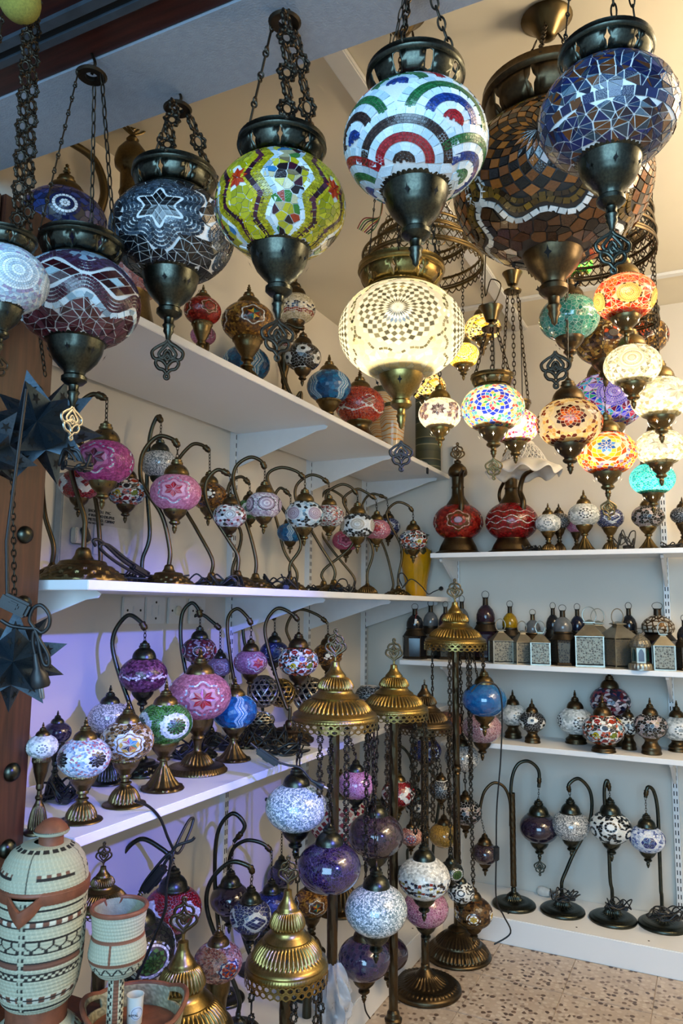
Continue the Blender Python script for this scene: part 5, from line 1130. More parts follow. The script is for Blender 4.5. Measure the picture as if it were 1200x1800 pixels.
for lab, x, y, w_, des, Y, kd, m_, rz in (
    ('small clear white globe lamp right beside the second red ewer', 963, 920, 44, 'palepetal', -.22, 'bell', 'brass', .0),
    ('small black and white globe lamp behind the clear white one', 982, 916, 38, 'bwtri', -.13, 'bell', 'bronze', .2),
    ('globe lamp with white petal rosette in the middle of the upper back shelf', 1026, 905, 54, 'whitemoon', -.20, 'petal', 'brass', .1),
    ('small pink globe lamp half hidden behind the petal rosette lamp', 1012, 925, 32, 'pinkstar', -.055, 'bell', 'bronze', .3),
    ('pale blue and navy mosaic globe lamp near the loose cables', 1071, 911, 48, 'bluediag', -.12, 'bell', 'brass', .2),
    ('globe lamp with brown black cells below the turquoise lamp', 1138, 908, 54, 'bwcell', -.18, 'petal', 'brass', .1),
    ('pale blue and black globe lamp cut by the right edge of the upper back shelf', 1199, 906, 40, 'bwtri', -.18, 'bell', 'bronze', .4)):
    table(lab, x, y, w_, des, ZA, plane=dict(Y=Y), kind=kd, mat=m_, group=GA, rz=rz, ch=.9)
GC = 'squat mosaic lamps on the lowest back shelf'
for lab, x, y, w_, des, Y, m_, rz in (
    ('pale petal globe lamp partly behind the hanging blue globe', 901, 1256, 50, 'palepetal', -.12, 'bronze', .4),
    ('dark domed lamp with one round black and white medallion', 935, 1268, 46, 'bwflower', -.20, 'bronze', .0),
    ('pale silver petal globe lamp left of the flower patched one', 1011, 1267, 62, 'whitemoon', -.12, 'bronze', .3),
    ('dark red and navy globe lamp standing tallest on the lowest back shelf', 1072, 1233, 68, 'darkmulti', -.09, 'bronze', .0),
    ('flower patched globe lamp sitting low at the front of the lowest back shelf', 1060, 1297, 70, 'flowers', -.265, 'bronze', .1),
    ('globe lamp with black daisies half hidden near the right', 1104, 1275, 42, 'daisy', -.16, 'bronze', .5),
    ('black globe lamp with white network, second from the right edge', 1143, 1276, 57, 'bwcell', -.22, 'bronze', .2),
    ('pale petal globe lamp cut by the right picture edge on the lowest back shelf', 1190, 1280, 56, 'palepetal', -.10, 'bronze', .2)):
    table(lab, x, y, w_, des, ZC, plane=dict(Y=Y), kind='low', mat=m_, group=GC, rz=rz, ch=.95, sk=.95)
# white ruffled ceramic shade
q = at(920, 812, Y=-.36); rr = 64*depth(q)/FPX
sh = thing('pendant_light', 'white pierced ceramic lamp shade with a ruffled brim above the red ewer', 'lamp shade', q)
MT['ceramic'] = plain('white_ceramic', 'd9d4ca', .3, var=.04)
def ruffle(r, a, z): 
    k = max(0, (r/rr-.75)/.25); return r*(1+.04*k*cos(9*a))
pr = dense([(1.0, -.34), (.93, -.22), (.80, -.14), (.62, .0)], .05)
v, f = [], []; n = 108
for i, (r, z) in enumerate(pr):
    for k in range(n): a = 2*PI*k/n; kk = max(0, (r-.62)/.38); v.append((rr*r*(1+.05*kk*cos(9*a)), rr*r*(1+.05*kk*cos(9*a))*sin(a)/max(1e-9, 1) if False else rr*r*(1+.05*kk*cos(9*a))*sin(a), rr*(z+.085*kk*cos(9*a)))); v[-1] = (v[-1][0]*cos(a), v[-1][1], v[-1][2])
for i in range(len(pr)-1):
    for k in range(n): a, b = i*n+k, i*n+(k+1) % n; f.append((a, b, b+n, a+n))
solid(ob('brim', mesh('brim', v, f, MT['ceramic'], True, 80), sh), .003)
v, f = [], []; rows = [(.62, 0), (.55, .13), (.47, .26), (.38, .38), (.30, .46)]; n = 26   # lattice with open lozenges
for i in range(len(rows)):
    tube_geo([Vector((rr*rows[i][0]*cos(2*PI*k/40), rr*rows[i][0]*sin(2*PI*k/40), rr*rows[i][1])) for k in range(40)], .0016, 5, True, v, f)
for k in range(n):
    for s in (-1, 1):
        tube_geo([Vector((rr*r*cos(2*PI*k/n+s*.12*i), rr*r*sin(2*PI*k/n+s*.12*i), rr*z)) for i, (r, z) in enumerate(rows)], .0026, 5, False, v, f)
o = ob('lattice', mesh('lattice', v, f, MT['ceramic'], True, 60), sh); o['kind'] = 'stuff'
ob('crown', lathe('crown', [(.31*rr, .455*rr), (.29*rr, .52*rr), (.2*rr, .6*rr), (.08*rr, .64*rr), (0, .645*rr)], MT['ceramic'], 32), sh)
ob('socket', lathe('socket', [(.16*rr, -.22*rr), (.16*rr, -.16*rr), (.13*rr, -.12*rr), (.12*rr, .3*rr), (0, .3*rr)], MT['ceramic'], 24), sh)
ob('cord', tube('cord', [Vector((0, 0, .3*rr)), Vector((0, 0, CEIL-q.z))], .0025, MT['rubber'], 6), sh)
# ---- metal lanterns
def pierced_panel(name, c1, hole, scale):
    n = NT(name); n.set(None, .52, 0); v = n.coord()
    vo = n.add('TexVoronoi', feature='DISTANCE_TO_EDGE'); vo.inputs['Scale'].default_value = scale; vo.inputs['Randomness'].default_value = .55; n.ln(v, vo.inputs['Vector'])
    lt = n.add('Math', operation='GREATER_THAN'); lt.inputs[1].default_value = .13; n.ln(vo.outputs[0], lt.inputs[0])
    mx = n.add('Mix', data_type='RGBA'); n.ln(lt.outputs[0], mx.inputs[0]); mx.inputs[6].default_value = (*srgb(c1), 1); mx.inputs[7].default_value = (*srgb(hole), 1); n.ln(mx.outputs[2], n.b.inputs['Base Color'])
    inv = n.add('Math', operation='SUBTRACT'); inv.inputs[0].default_value = 1; n.ln(lt.outputs[0], inv.inputs[1]); n.ln(inv.outputs[0], n.b.inputs['Metallic']); n.bump(inv.outputs[0], .6, .002); return n.m
MT['pierced'] = pierced_panel('pierced_tin', '8a8474', '4c4942', 110)
MT['pierced_dark'] = pierced_panel('pierced_dark_tin', '5a544a', '14120f', 95)
MT['pierced_brown'] = pierced_panel('pierced_brown_iron', '5a4630', 'a8a090', 60)
MT['glassdark'] = plain('dark_lantern_glass', '15161a', .12, var=.3)
MT['glassamber'] = plain('amber_lantern_glass', '8a6a0c', .1, var=.3)
MT['glassplum'] = plain('plum_lantern_glass', '2a1a24', .1, var=.3)
MT['glassgrey'] = plain('smoky_lantern_glass', '55585a', .1, var=.3)
MT['glassblue'] = plain('blue_lantern_glass', '141828', .1, var=.3)
def ngon(n, r, rot=0): return [(r*cos(2*PI*k/n+rot), r*sin(2*PI*k/n+rot)) for k in range(n)]
def frustum(name, n, levels, mat, rot=0):
    v, f = [], []
    for r, z in levels: v += [(x, y, z) for x, y in ngon(n, r, rot)]
    for i in range(len(levels)-1): f += [(i*n+k, i*n+(k+1) % n, (i+1)*n+(k+1) % n, (i+1)*n+k) for k in range(n)]
    f += [tuple(range(n-1, -1, -1)), tuple(range((len(levels)-1)*n, len(levels)*n))]
    return mesh(name, v, f, mat, False)
GL = 'metal lanterns on the back shelf'
def lroot(label, x, wd, y0, Y, rot):
    p = at(x, 1150, Y=Y); px = depth(p)/FPX
    t = thing('lantern', label, 'lantern', (p.x, p.y, ZB), GL, rz=rot); H = (at(x, y0, Y=Y).z-ZB)
    return t, wd/2*px, H
def wire_handle(par, z, r, h, th, mat): 
    ob('handle', tube('handle', [Vector((r*cos(a), 0, z+h/2+h/2*sin(a))) for a in [-PI/2+.5+(2*PI-1.0)*i/20 for i in range(21)]], th, MT[mat], 6), par)
def box_lantern(label, x, wd, y0, Y, rot, mat='silver', bright=False):
    t, W, H = lroot(label, x, wd, y0, Y, rot); s = W*.80; h = H*.50; r2 = s*math.sqrt(2)
    ob('base', box('base', -s*1.06, -s*1.06, 0, s*1.06, s*1.06, H*.03, MT[mat], .001), t)
    for i in (-1, 1):
        for j in (-1, 1): ob('corner_post', box('post', -.0025, -.0025, H*.03, .0025, .0025, h, MT[mat]), t, (i*s, j*s, 0))
    pm = box('panel', -s*.95, -.0008, H*.05, s*.95, .0008, h*.97, MT['pierced'])
    for k in range(4):
        a = k*PI/2; ob('panel', pm, t, (s*sin(a)*.98, -s*cos(a)*.98, 0), (0, 0, a))
    ob('roof', frustum('roof', 4, [(r2*1.08, h), (r2*1.08, h+H*.012), (r2*.30, H*.70), (r2*.26, H*.72)], MT[mat], PI/4), t)
    ob('roof_cap', frustum('roof_cap', 4, [(r2*.26, H*.72), (r2*.44, H*.735), (r2*.44, H*.745), (r2*.1, H*.78), (.002, H*.785)], MT[mat], PI/4), t)
    ob('ring_handle', mesh('ring_handle', *tube_geo([Vector((s*.52*cos(a), 0, H*.86+H*.14*sin(a))) for a in [2*PI*i/24 for i in range(24)]], .0022, 6, True), MT[mat]), t)
    return t
def bottle_lantern(label, x, wd, y0, Y, rot=0, glass='glassdark', mat='iron', pan='pierced_dark', taper=1.0, ns=6):
    t, W, H = lroot(label, x, wd, y0, Y, rot); hb = H*.42
    ob('base', frustum('base', ns, [(W*.98, 0), (W, H*.02), (W*.9, H*.05)], MT[mat]), t)
    ob('body', frustum('body', ns, [(W*.80*taper, H*.05), (W*.88, hb*.9), (W*.95, hb)], MT[glass if pan is None else pan]), t)
    for x_, y_ in ngon(ns, 1): ob('corner_post', tube('corner_post', [Vector((x_*W*.80*taper, y_*W*.80*taper, H*.05)), Vector((x_*W*.95, y_*W*.95, hb))], .0018, MT[mat], 5), t)
    ob('collar', lathe('collar', [(W*.9, hb), (W*.92, hb+.002), (W*.66, hb+H*.10), (W*.70, hb+H*.12), (W*.66, hb+H*.14), (W*.5, hb+H*.14)], MT[mat], 24), t)
    ob('dome', lathe('dome', dense([(W*.62, hb+H*.13), (W*.68, hb+H*.18), (W*.66, hb+H*.25), (W*.52, hb+H*.32), (W*.30, hb+H*.37), (W*.2, hb+H*.385)], .01), MT[glass], 24), t)
    ob('neck', lathe('neck', [(W*.22, hb+H*.37), (W*.2, hb+H*.40), (W*.19, hb+H*.48), (W*.23, hb+H*.485), (W*.23, hb+H*.495), (0, hb+H*.495)], MT[mat], 18), t)
    wire_handle(t, hb+H*.48, W*.26, H*.11, .0012, mat); return t
bottle_lantern('dark tapered lantern with a red ribbon and white tag, far left of the lantern shelf', 729, 44, 1062, -.20, .3, 'glassdark', 'iron', None, 1.12)
bottle_lantern('smoky glass round shouldered lantern with red pane, behind the tagged one', 757, 40, 1056, -.10, .1, 'glassgrey', 'iron', 'pierced')
bottle_lantern('dark lantern hidden behind the tallest floor lamp canopy', 783, 36, 1058, -.14, .2, 'glassplum', 'iron')
bottle_lantern('smoky lantern just right of the tallest floor lamp finial', 812, 38, 1048, -.08, 0, 'glassgrey', 'iron')
bottle_lantern('plum glass lantern with a pagoda shoulder, tallest beside the floor lamp', 854, 48, 1040, -.10, .3, 'glassplum', 'iron', None)
bottle_lantern('yellow amber glass topped lantern with wire handle', 897, 40, 1057, -.08, .1, 'glassamber', 'iron')
bottle_lantern('dull dark lantern behind the two left tin lanterns', 937, 40, 1072, -.08, .3, 'glassgrey', 'bronze')
box_lantern('small tin lantern with pierced panels, left of the three small ones', 880, 42, 1088, -.22, .5)
box_lantern('small tin lantern with pierced panels, middle of the three small ones', 918, 40, 1092, -.22, .6)
box_lantern('small bright tin lantern with pierced panels, right of the three small ones', 950, 40, 1092, -.24, .18)
bottle_lantern('black lantern with round shoulder behind the hexagonal one', 973, 36, 1060, -.08, 0, 'glassdark')
bottle_lantern('black hexagonal lantern with glass dome at the front', 990, 48, 1064, -.20, .25, 'glassgrey', 'iron')
bottle_lantern('blue black bottle shaped lantern left of the large tin lanterns', 1016, 38, 1062, -.09, .1, 'glassblue')
box_lantern('large tin lantern turned flat on, with flower pierced panel', 1037, 57, 1067, -.19, .12)
box_lantern('large tin lantern mostly hidden behind the two other large ones', 1052, 54, 1070, -.07, .3)
box_lantern('large tin lantern turned on its corner', 1087, 60, 1070, -.20, .75)
bottle_lantern('black bottle lantern behind the corner turned tin lantern', 1107, 40, 1060, -.05, 0, 'glassdark')
bottle_lantern('large brown lantern with perforated dome at the right', 1158, 66, 1060, -.12, .2, 'glassplum', 'iron', None)
dm = [o for o in bpy.data.objects if o.name.startswith('dome')][-1]; dm.data.materials[0] = MT['pierced_brown']; dm.scale = (1.25, 1.25, 1)
box_lantern('small tin lantern with a shining yellow roof at the right', 1166, 42, 1093, -.24, .15)
bottle_lantern('dark lantern cut by the right edge of the picture', 1204, 36, 1082, -.2, .2, 'glassdark')
t, W, H = lroot('small ornate lantern with onion dome and arched coloured panes', 1125, 40, 1108, -.28, .2)
ob('base', lathe('base', dense([(W, 0), (W*1.02, H*.1), (W*.95, H*.16), (W*.8, H*.18)], .004), MT['silver'], 48, [(.001, 1, 24, .05)]), t)
ob('body', frustum('body', 6, [(W*.74, H*.18), (W*.74, H*.56), (W*.86, H*.58)], MT['silver']), t)
for k, c in enumerate(('2a1010', '12302c', '2a1010', '12302c', '2a1010', '12302c')):
    a = PI/6+k*PI/3; aw = W*.24; pl = [(-aw, 0), (aw, 0), (aw, H*.2), (aw*.6, H*.28), (0, H*.32), (-aw*.6, H*.28), (-aw, H*.2)]
    ob('pane', prism('pane', pl, 'y', -.001, .001, plain('pane_%d' % k, c, .1)), t, (W*.65*cos(a), W*.65*sin(a), H*.22), (0, 0, a+PI/2))
ob('dome', lathe('dome', dense([(W*.86, H*.58), (W*.9, H*.64), (W*.78, H*.74), (W*.4, H*.85), (W*.2, H*.9), (W*.22, H*.93), (0, H*.95)], .004), MT['pierced'], 48, [(H*.6, H*.86, 12, .08)]), t)
wire_handle(t, H*.92, W*.3, H*.13, .0013, 'iron')
# tag and ribbon
tg = thing('price_tag', 'small white tag on a red ribbon at the neck of the dark tapered lantern', 'tag', at(731, 1088, Y=-.24))
ob('tag', box('tag', -.006, -.0006, -.022, .006, .0006, 0, MT['plastic'], .0005), tg, rot=(0, .15, 0))
ob('ribbon', tube('ribbon', curve([Vector((0, 0, -.002)), Vector((-.004, .004, .012)), Vector((.003, .008, .024)), Vector((-.002, .014, .034))], 5), .0016, plain('red_ribbon', '7a1c1c', .7), 5), tg)
# ---- the swan neck lamps on the back bench
GD = 'swan neck lamps on the white back bench'
def bs(label, x, y, wd, Y, des, arm, bx, bR, orn=False, rz=0):
    return swan(label, x, y, wd, None, des, arm, bx, by=1590, zs=Z0, mat='gun', bkind='disc', group=GD, plane=dict(Y=Y), bR=bR, orn=orn, ar=.0075, rz=rz)
bs('silver white globe swan neck lamp with leaning arm on the back bench', 1003, 1451, 66, -.15, 'silver2', [(995, 1530), (1008, 1500), (1036, 1445), (1038, 1395), (1018, 1369), (1000, 1378), (996, 1392)], 988, .092)
bs('white globe swan neck lamp with black daisies on the back bench', 1073, 1454, 70, -.16, 'daisy', [(1072, 1545), (1069, 1480), (1063, 1420), (1062, 1385), (1067, 1372), (1071, 1390)], 1076, .094)
bs('small globe swan neck lamp with a dark blue snowflake, last on the back bench', 1137, 1474, 60, -.15, 'snow', [(1161, 1560), (1158, 1480), (1155, 1420), (1148, 1390), (1138, 1384), (1133, 1402)], 1163, .094, rz=.1)
d1 = bs('two armed lamp with a purple globe on a ribbed pole, first on the back bench', 947, 1455, 68, -.15, 'violetdark', [(901, 1520), (899, 1450), (898, 1380), (908, 1346), (928, 1338), (946, 1354), (954, 1384)], 903, .092, orn=True)
p = at(852, 1500, Y=-.15); o_ = Vector(d1.location); pl_ = at(947, 1455, Y=-.15)
ob('pole', pole_mesh('bronze'), d1, (0, 0, .08), (0, 0, 0), (.0125, .0125, .39))
c = at(852, 1500, P=pl_)-o_; R = 23*depth(p)/FPX; A = [at(u, v_, P=pl_)-o_ for u, v_ in ((897, 1452), (896, 1410), (886, 1384), (868, 1376), (852, 1390), (845, 1412), (843, 1428))]
ob('arm', tube('arm', curve(A, 6), .0065, MT['bronze'], 8), d1); g = globe(d1, 'plum', R, c)
cp = ob('cap', cap_mesh('bronze'), d1, c, (0, 0, 0), R); cu = ob('cup', cup_mesh('bronze'), d1, c, (0, 0, 0), (R*.9, R*.9, R*.9)); chain(d1, A[-1], c+Vector((0, 0, 1.4*R)), 'oval', .014, 'iron', False)
# ------------------------------------------------------------------ punched star lanterns hanging by the door leaf
MT['blued'] = metal('blued_steel', '39454f', '56646f', .5)
def star_cut(s):
    pts = [((1 if k % 2 == 0 else .42)*s*cos(PI/2+k*PI/5), (1 if k % 2 == 0 else .42)*s*sin(PI/2+k*PI/5)) for k in range(10)]; return pts
bm = bmesh.new(); bmesh.ops.create_icosphere(bm, subdivisions=1, radius=.56)
bm.faces.ensure_lookup_table(); FACES = [[v.co.copy() for v in f_.verts] for f_ in bm.faces]; bm.free()
def spike_frames():
    out = []
    for a, b, c in FACES:
        m = (a+b+c)/3; n = m.normalized(); e1 = (a-m).normalized(); e2 = n.cross(e1); out.append(Matrix((e1, e2, n)).transposed())
    return out
a, b, c = FACES[0]; m0 = (a+b+c)/3; ir = (a-m0).length; id_ = m0.length
TRI = [Vector((ir*cos(2*PI*k/3), ir*sin(2*PI*k/3), id_)) for k in range(3)]; TIP = Vector((0, 0, 1.12))
spike_me = mesh('spike', [t*.985 for t in TRI]+[TIP], [(0, 1, 3), (1, 2, 3), (2, 0, 3)], MT['blued'], False)
v, f = [], []
for k in range(3):
    A, B_ = TRI[k], TRI[(k+1) % 3]; g = A*.29+B_*.29+TIP*.42; up = (TIP-(A+B_)/2).normalized(); rt = (B_-A).normalized(); nn = rt.cross(up); nn = nn if nn.dot(g) > 0 else -nn
    o = len(v); v += [g+rt*x+up*y+nn*.006 for x, y in star_cut(.12)]+[g+nn*.006]; f += [(o+10, o+i, o+(i+1) % 10) for i in range(10)]
cut_me = mesh('star_cutout', v, f, MT['dark'], False)
FR = spike_frames()
def star_lantern(label, x, y, rpx, D, rot, top):
    p = at(x, y, D=D); R = rpx*D/FPX; t = thing('star_lantern', label, 'star lantern', p, 'punched metal star lanterns'); Q = Matrix.Rotation(rot[2], 3, 'Z') @ Matrix.Rotation(rot[0], 3, 'X') @ Matrix.Rotation(rot[1], 3, 'Y')
    for F in FR:
        e = (Q @ F).to_euler(); s = ob('spike', spike_me, t, (0, 0, 0), e, R); ob('star_cutout', cut_me, s)
    if top:
        hk = Vector((.41, p.y, 2.03)); chain(t, (0, 0, R*1.02), hk-p, 'oval', .014, 'iron', False); ob('nail', tube('nail', [Vector((.34, p.y, 2.026))-p, hk-p, hk-p+Vector((.006, 0, .01))], .0025, MT['iron'], 6), t)
    return t, p, R
star_lantern('dark star lantern with punched little stars hanging against the door leaf', 74, 752, 92, 1.46, (.3, .5, .2), (112, 575))
star_lantern('dark star lantern cut by the left edge beside the first one', -26, 790, 80, 1.36, (.9, .2, .6), (14, 600))
star_lantern('blue lit star lantern with punched stars, lower at the left edge', 22, 1160, 84, 1.2, (.15, .75, .35), None)
st = bpy.data.objects['star_lantern.002']; chain(st, (0, 0, .06), at(22, 832, D=1.34)-Vector(st.location), 'oval', .014, 'iron', False)
# ------------------------------------------------------------------ cords
def cord(label, pts, plane, r=.0028, mat='rubber', switch=None, plug=None, cat='cord', n=6):
    P_ = [at(u, v_, **plane) if not isinstance(u, Vector) else u for u, v_ in pts]
    t = thing('power_cord', label, cat, P_[0]); o = P_[0]
    ob('cable', tube('cable', curve([q-o for q in P_], n), r, MT[mat], 7), t)
    if switch is not None:
        i, sc_ = switch; d = (P_[i+1]-P_[i-1]).normalized()
        s = ob('inline_switch', box('inline_switch', -.011, -.008, -.028, .011, .008, .028, MT['rubber'], .004), t, P_[i]-o, d.to_track_quat('Z', 'Y').to_euler(), sc_)
        ob('rocker', box('rocker', -.005, -.0105, -.009, .005, -.007, .009, MT['rubber'], .002), s)
    if plug is not None:
        d = (P_[-1]-P_[-2]).normalized(); g = ob('plug', lathe('plug', [(.004, -.03), (.006, -.01), (.012, .0), (.014, .014), (.012, .018), (0, .018)], MT['rubber'], 16), t, P_[-1]-o, d.to_track_quat('Z', 'Y').to_euler(), plug)
        for s in (-.006, .006): ob('pin', lathe('pin', [(.0022, .018), (.0022, .032), (.001, .034), (0, .034)], MT['steel'], 8), g, (s, 0, 0))
    return t
def tangle(label, x, y, plane, w_, h, loops=5, r=.0026, zs=None, seed=0, mat='rubber'):
    rng = random.Random(seed+int(x)); p = at(x, y, **plane)
    if zs is not None: p.z = zs
    t = thing('power_cord', label, 'cord', p); path = []; N = loops*9
    a0 = rng.uniform(0, 6)
    for i in range(N):
        a = a0+2*PI*i/9; k = .55+.45*rng.random(); path.append(Vector((w_*k*cos(a)+w_*.25*sin(.37*i), w_*.6*k*sin(a), r+h*abs(sin(.9*i+rng.random()))*rng.random())))
    path = [_R*q.x+_F*q.y+Vector((0, 0, q.z)) for q in path]
    ob('cable', tube('cable', curve(path, 5), r, MT[mat], 6), t)
    s = ob('inline_switch', box('inline_switch', -.01, -.028, -.007, .01, .028, .007, MT['rubber'], .003), t, (w_*.3, 0, r+.008), (0, .1, rng.uniform(0, 3)))
    ob('rocker', box('rocker', -.0045, -.009, .006, .0045, .009, .009, MT['rubber'], .002), s)
    return t
for lab, x, X, w_, h in (('black cord bundle behind the magenta lamp foot', 205, .20, .07, .05), ('black cord bundle between the pink star and amber lamp feet', 344, .14, .06, .06), ('black cord heap under the silver disc globe', 400, .36, .05, .04), ('black cord coil at the foot of the pink disc lamp', 432, .16, .05, .05),
                         ('black cord bundle with a square adaptor under the lilac disc globe', 492, .34, .06, .07), ('black cord coil in front of the feet in the middle of the long shelf', 548, .16, .06, .04), ('black cord coil at the foot of the cream disc lamp', 600, .35, .05, .05), ('thin black cord coil by the fluted foot', 640, .18, .04, .03)):
    tangle(lab, x, 1000, dict(X=X), w_, h, 4, zs=Z2)
cord('thick black cord loop with switch leaning in front of the grey board', [(168, 960), (164, 950), (178, 952), (215, 985), (243, 1003), (262, 1012), (272, 1013), (240, 1008), (200, 985), (175, 962), (190, 958), (225, 985), (262, 1008)], dict(X=.26), .0042, switch=(4, 1.0))
cord('black cord with plug trailing over the end of the long shelf by the yellow vase', [(706, 1030), (700, 1012), (708, 1008), (716, 1022), (706, 1034), (722, 1018), (740, 1030), (752, 1044), (762, 1040), (774, 1035)], dict(X=.42), .0026, plug=.8)
for lab, x, y, X, w_, h in (('black cord heap behind the white bead lamp', 112, 1395, .22, .05, .07), ('black cord heap behind the brown and gold lamp', 178, 1390, .12, .06, .06), ('black cord heap behind the large pink lamp', 320, 1290, .14, .07, .06), ('black cord heap behind the blue wavy table lamp', 386, 1300, .16, .07, .07),
                            ('large black cord heap beside the blue wavy table lamp', 462, 1290, .26, .08, .08), ('black cord heap at the shelf edge above the hanging silver globe', 500, 1300, .38, .07, .05)):
    tangle(lab, x, y, dict(X=X), w_, h, 6, zs=Z3, r=.003)
cord('black cord hanging off the lowest shelf from the brown and gold lamp foot', [(238, 1408), (262, 1418), (282, 1440), (296, 1475), (312, 1500), (330, 1470), (340, 1440), (330, 1445), (308, 1490), (300, 1520)], dict(X=.455), .0034)
cord('black cord with square switch looping over the bench lamps', [(342, 1472), (335, 1478), (312, 1486), (300, 1500), (272, 1545), (248, 1565), (262, 1540), (300, 1500), (292, 1560), (290, 1600), (266, 1660), (236, 1730)], dict(D=1.72), .0036, switch=(4, 1.3))
cord('black cord with plug draped over the cap of the hanging silver globe', [(440, 1306), (470, 1330), (490, 1340), (506, 1345), (528, 1350), (548, 1372), (560, 1378)], dict(D=1.97), .003, switch=(1, 1.2), plug=.8)
cord('long black cord with switch hanging from the bright blue globe down to the floor', [(828, 1216), (846, 1200), (872, 1205), (882, 1240), (880, 1330), (873, 1420), (872, 1500), (872, 1580), (885, 1610), (897, 1640), (868, 1660)], dict(D=2.9), .003, switch=(6, 1.0))
cord('thin black cord on the floor between the lamp feet', [(655, 1690), (648, 1720), (640, 1750), (642, 1775), (650, 1790)], dict(X=.56), .0026)
for lab, x, w_, kd in (('black cord wound on the foot of the silver white bench lamp', 992, .055, 5), ('black cord wound on the foot of the daisy bench lamp', 1084, .05, 4), ('black cord wound on the foot of the snowflake bench lamp', 1170, .075, 6)):
    tangle(lab, x, 1595, dict(Y=-.21), w_, .05, kd, zs=Z0+.06)
for lab, x, w_, h in (('black cord loops beside the navy mosaic lamp on the upper back shelf', 1098, .05, .09), ('black cord loop near the right end of the upper back shelf', 1178, .05, .04), ('short black cord at the foot of the second red ewer', 935, .04, .03)):
    tangle(lab, x, 960, dict(Y=-.25), w_, h, 3, zs=ZA)
tangle('thick black cord coil hanging over the tips of the first star lantern', 130, 830, dict(D=1.40), .028, .05, 3, .0032, seed=4)
cord('black cord with a pale plug tied beside the blue lit star lantern', [(2, 1090), (20, 1100), (45, 1104), (62, 1105), (74, 1112), (86, 1100), (86, 1080), (72, 1064), (58, 1070), (52, 1090), (60, 1104), (70, 1125), (84, 1150), (86, 1168), (78, 1168), (72, 1150), (66, 1120), (60, 1110), (58, 1130), (64, 1160), (68, 1186)], dict(D=1.16), .003, plug=1.1)
sb = thing('cord_switch', 'large black inline switch hanging above the blue lit star lantern', 'switch', at(28, 1064, D=1.16))
ob('housing', box('housing', -.024, -.010, -.012, .024, .010, .012, MT['rubber'], .004), sb, rot=(0, .42, YAW)); ob('rocker', box('rocker', -.009, -.0125, -.005, .009, -.009, .005, MT['rubber'], .003), sb, rot=(0, .42, YAW))
ob('cable', tube('cable', [Vector((-.02, 0, .012)), Vector((-.03, 0, .1)), Vector((-.02, .01, .35))], .003, MT['rubber'], 6), sb)
# ------------------------------------------------------------------ woven palm jug, goblet, tray and mug at the lower left
def woven(name, prof, fn, seg=220, pitch=.0062, amp=.0011):
    P_ = dense(prof, .0012); v, f, col = [], [], []
    for r, z in P_:
        b = amp*abs(sin(PI*z/pitch))
        for k in range(seg):
            a = 2*PI*k/seg; w_ = amp*.35*sin(2*PI*(k/3.0)+(int(z/pitch) % 2)*PI); v.append(((r+b+w_)*cos(a), (r+b+w_)*sin(a), z)); col.append(srgb(fn(a, z, int(z/pitch), k)))
    n = len(P_)
    for i in range(n-1):
        for k in range(seg): a, b = i*seg+k, i*seg+(k+1) % seg; f.append((a, b, b+seg, a+seg))
    me = mesh(name, v, f, MT['woven'], True, 180); ca = me.color_attributes.new('Col', 'FLOAT_COLOR', 'POINT'); A = np.ones((len(v), 4), np.float32); A[:, :3] = col; ca.data.foreach_set('color', A.ravel()); return me
n = NT('woven_palm'); a_ = n.add('VertexColor', layer_name='Col'); n.ln(a_.outputs[0], n.b.inputs['Base Color']); n.set(None, .8); n.bump(n.noise(n.coord(), 400), .4, .001); MT['woven'] = n.m
MT['palm_in'] = plain('palm_lining', '8f917c', .8, var=.15, scale=90, bump=.4)
MT['leather'] = plain('brown_leather', '7a4630', .55, var=.2, scale=60, bump=.2)
JD = 1.33; jc = at(72, 1640, D=JD); k_ = JD/FPX
zj = lambda y, x=72: at(x, y, P=jc).z
zt0 = at(72, 1838, P=jc).z       # table top
sto = thing('display_stool', 'low wooden stand under the woven palm jug and tray', 'stool', (jc.x+.06, jc.y, 0))
ob('top', box('top', -.22, -.16, zt0-.03, .24, .16, zt0, MT['wood'], .004), sto)
for sx in (-.19, .21):
    for sy in (-.13, .13): ob('leg', box('leg', sx-.02, sy-.02, 0, sx+.02, sy+.02, zt0-.03, MT['wood'], .002), sto)
f0 = face(jc); PALE, PALE2, BLK_, BRN = 'a6a48c', 'b6b298', '1d1712', '6b4434'
def jugcol(a, z, row, k):
    y = (a-f0+.42) % (PI/2)            # four panels, edged by a double stitched line
    edge = min(y, PI/2-y)
    if edge < .028: return PALE if k % 3 else PALE2
    if edge < .075: return BLK_ if row % 2 else PALE
    h = (z-zb_)/(ztp-zb_)
    for lo, hi, kind in BANDS:
        if lo <= h < hi:
            if kind == 'line': return BLK_
            if kind == 'leather': return BRN
            if kind == 'dash': return (BRN if (k//5) % 2 else 'c9c4b0')
            if kind == 'zig': return BLK_ if (k//3+row) % 2 else PALE2
            if kind == 'hex':
                u = (a*11) % 1 if False else ((k/11.0) % 1); t = (h-lo)/(hi-lo)
                on = abs(u-.5) < .1 if t > .62 else (abs(abs(u-.5)*.9-(.62-t)) < .10 if t > .3 else (abs(u) < .1 or u > .9))
                return BLK_ if on else PALE
    return PALE if (k+row) % 4 else PALE2
BANDS = [(.03, .05, 'line'), (.10, .125, 'dash'), (.125, .14, 'line'), (.14, .16, 'dash'), (.30, .315, 'line'), (.315, .355, 'zig'), (.355, .37, 'line'), (.40, .455, 'leather'), (.455, .47, 'line'), (.53, .545, 'line'), (.545, .64, 'hex'), (.64, .655, 'line'), (.755, .77, 'line'), (.77, .81, 'dash'), (.81, .825, 'line'), (.90, .915, 'line')]
jug = thing('woven_jug', 'large woven palm jug with leather spout, lid and knob at the bottom left', 'jug', (jc.x, jc.y, zt0))
zb_, ztp = zj(1752), zj(1556); J = lambda hw, y: (hw*k_, zj(y)-zt0)
zb_ -= zt0; ztp -= zt0
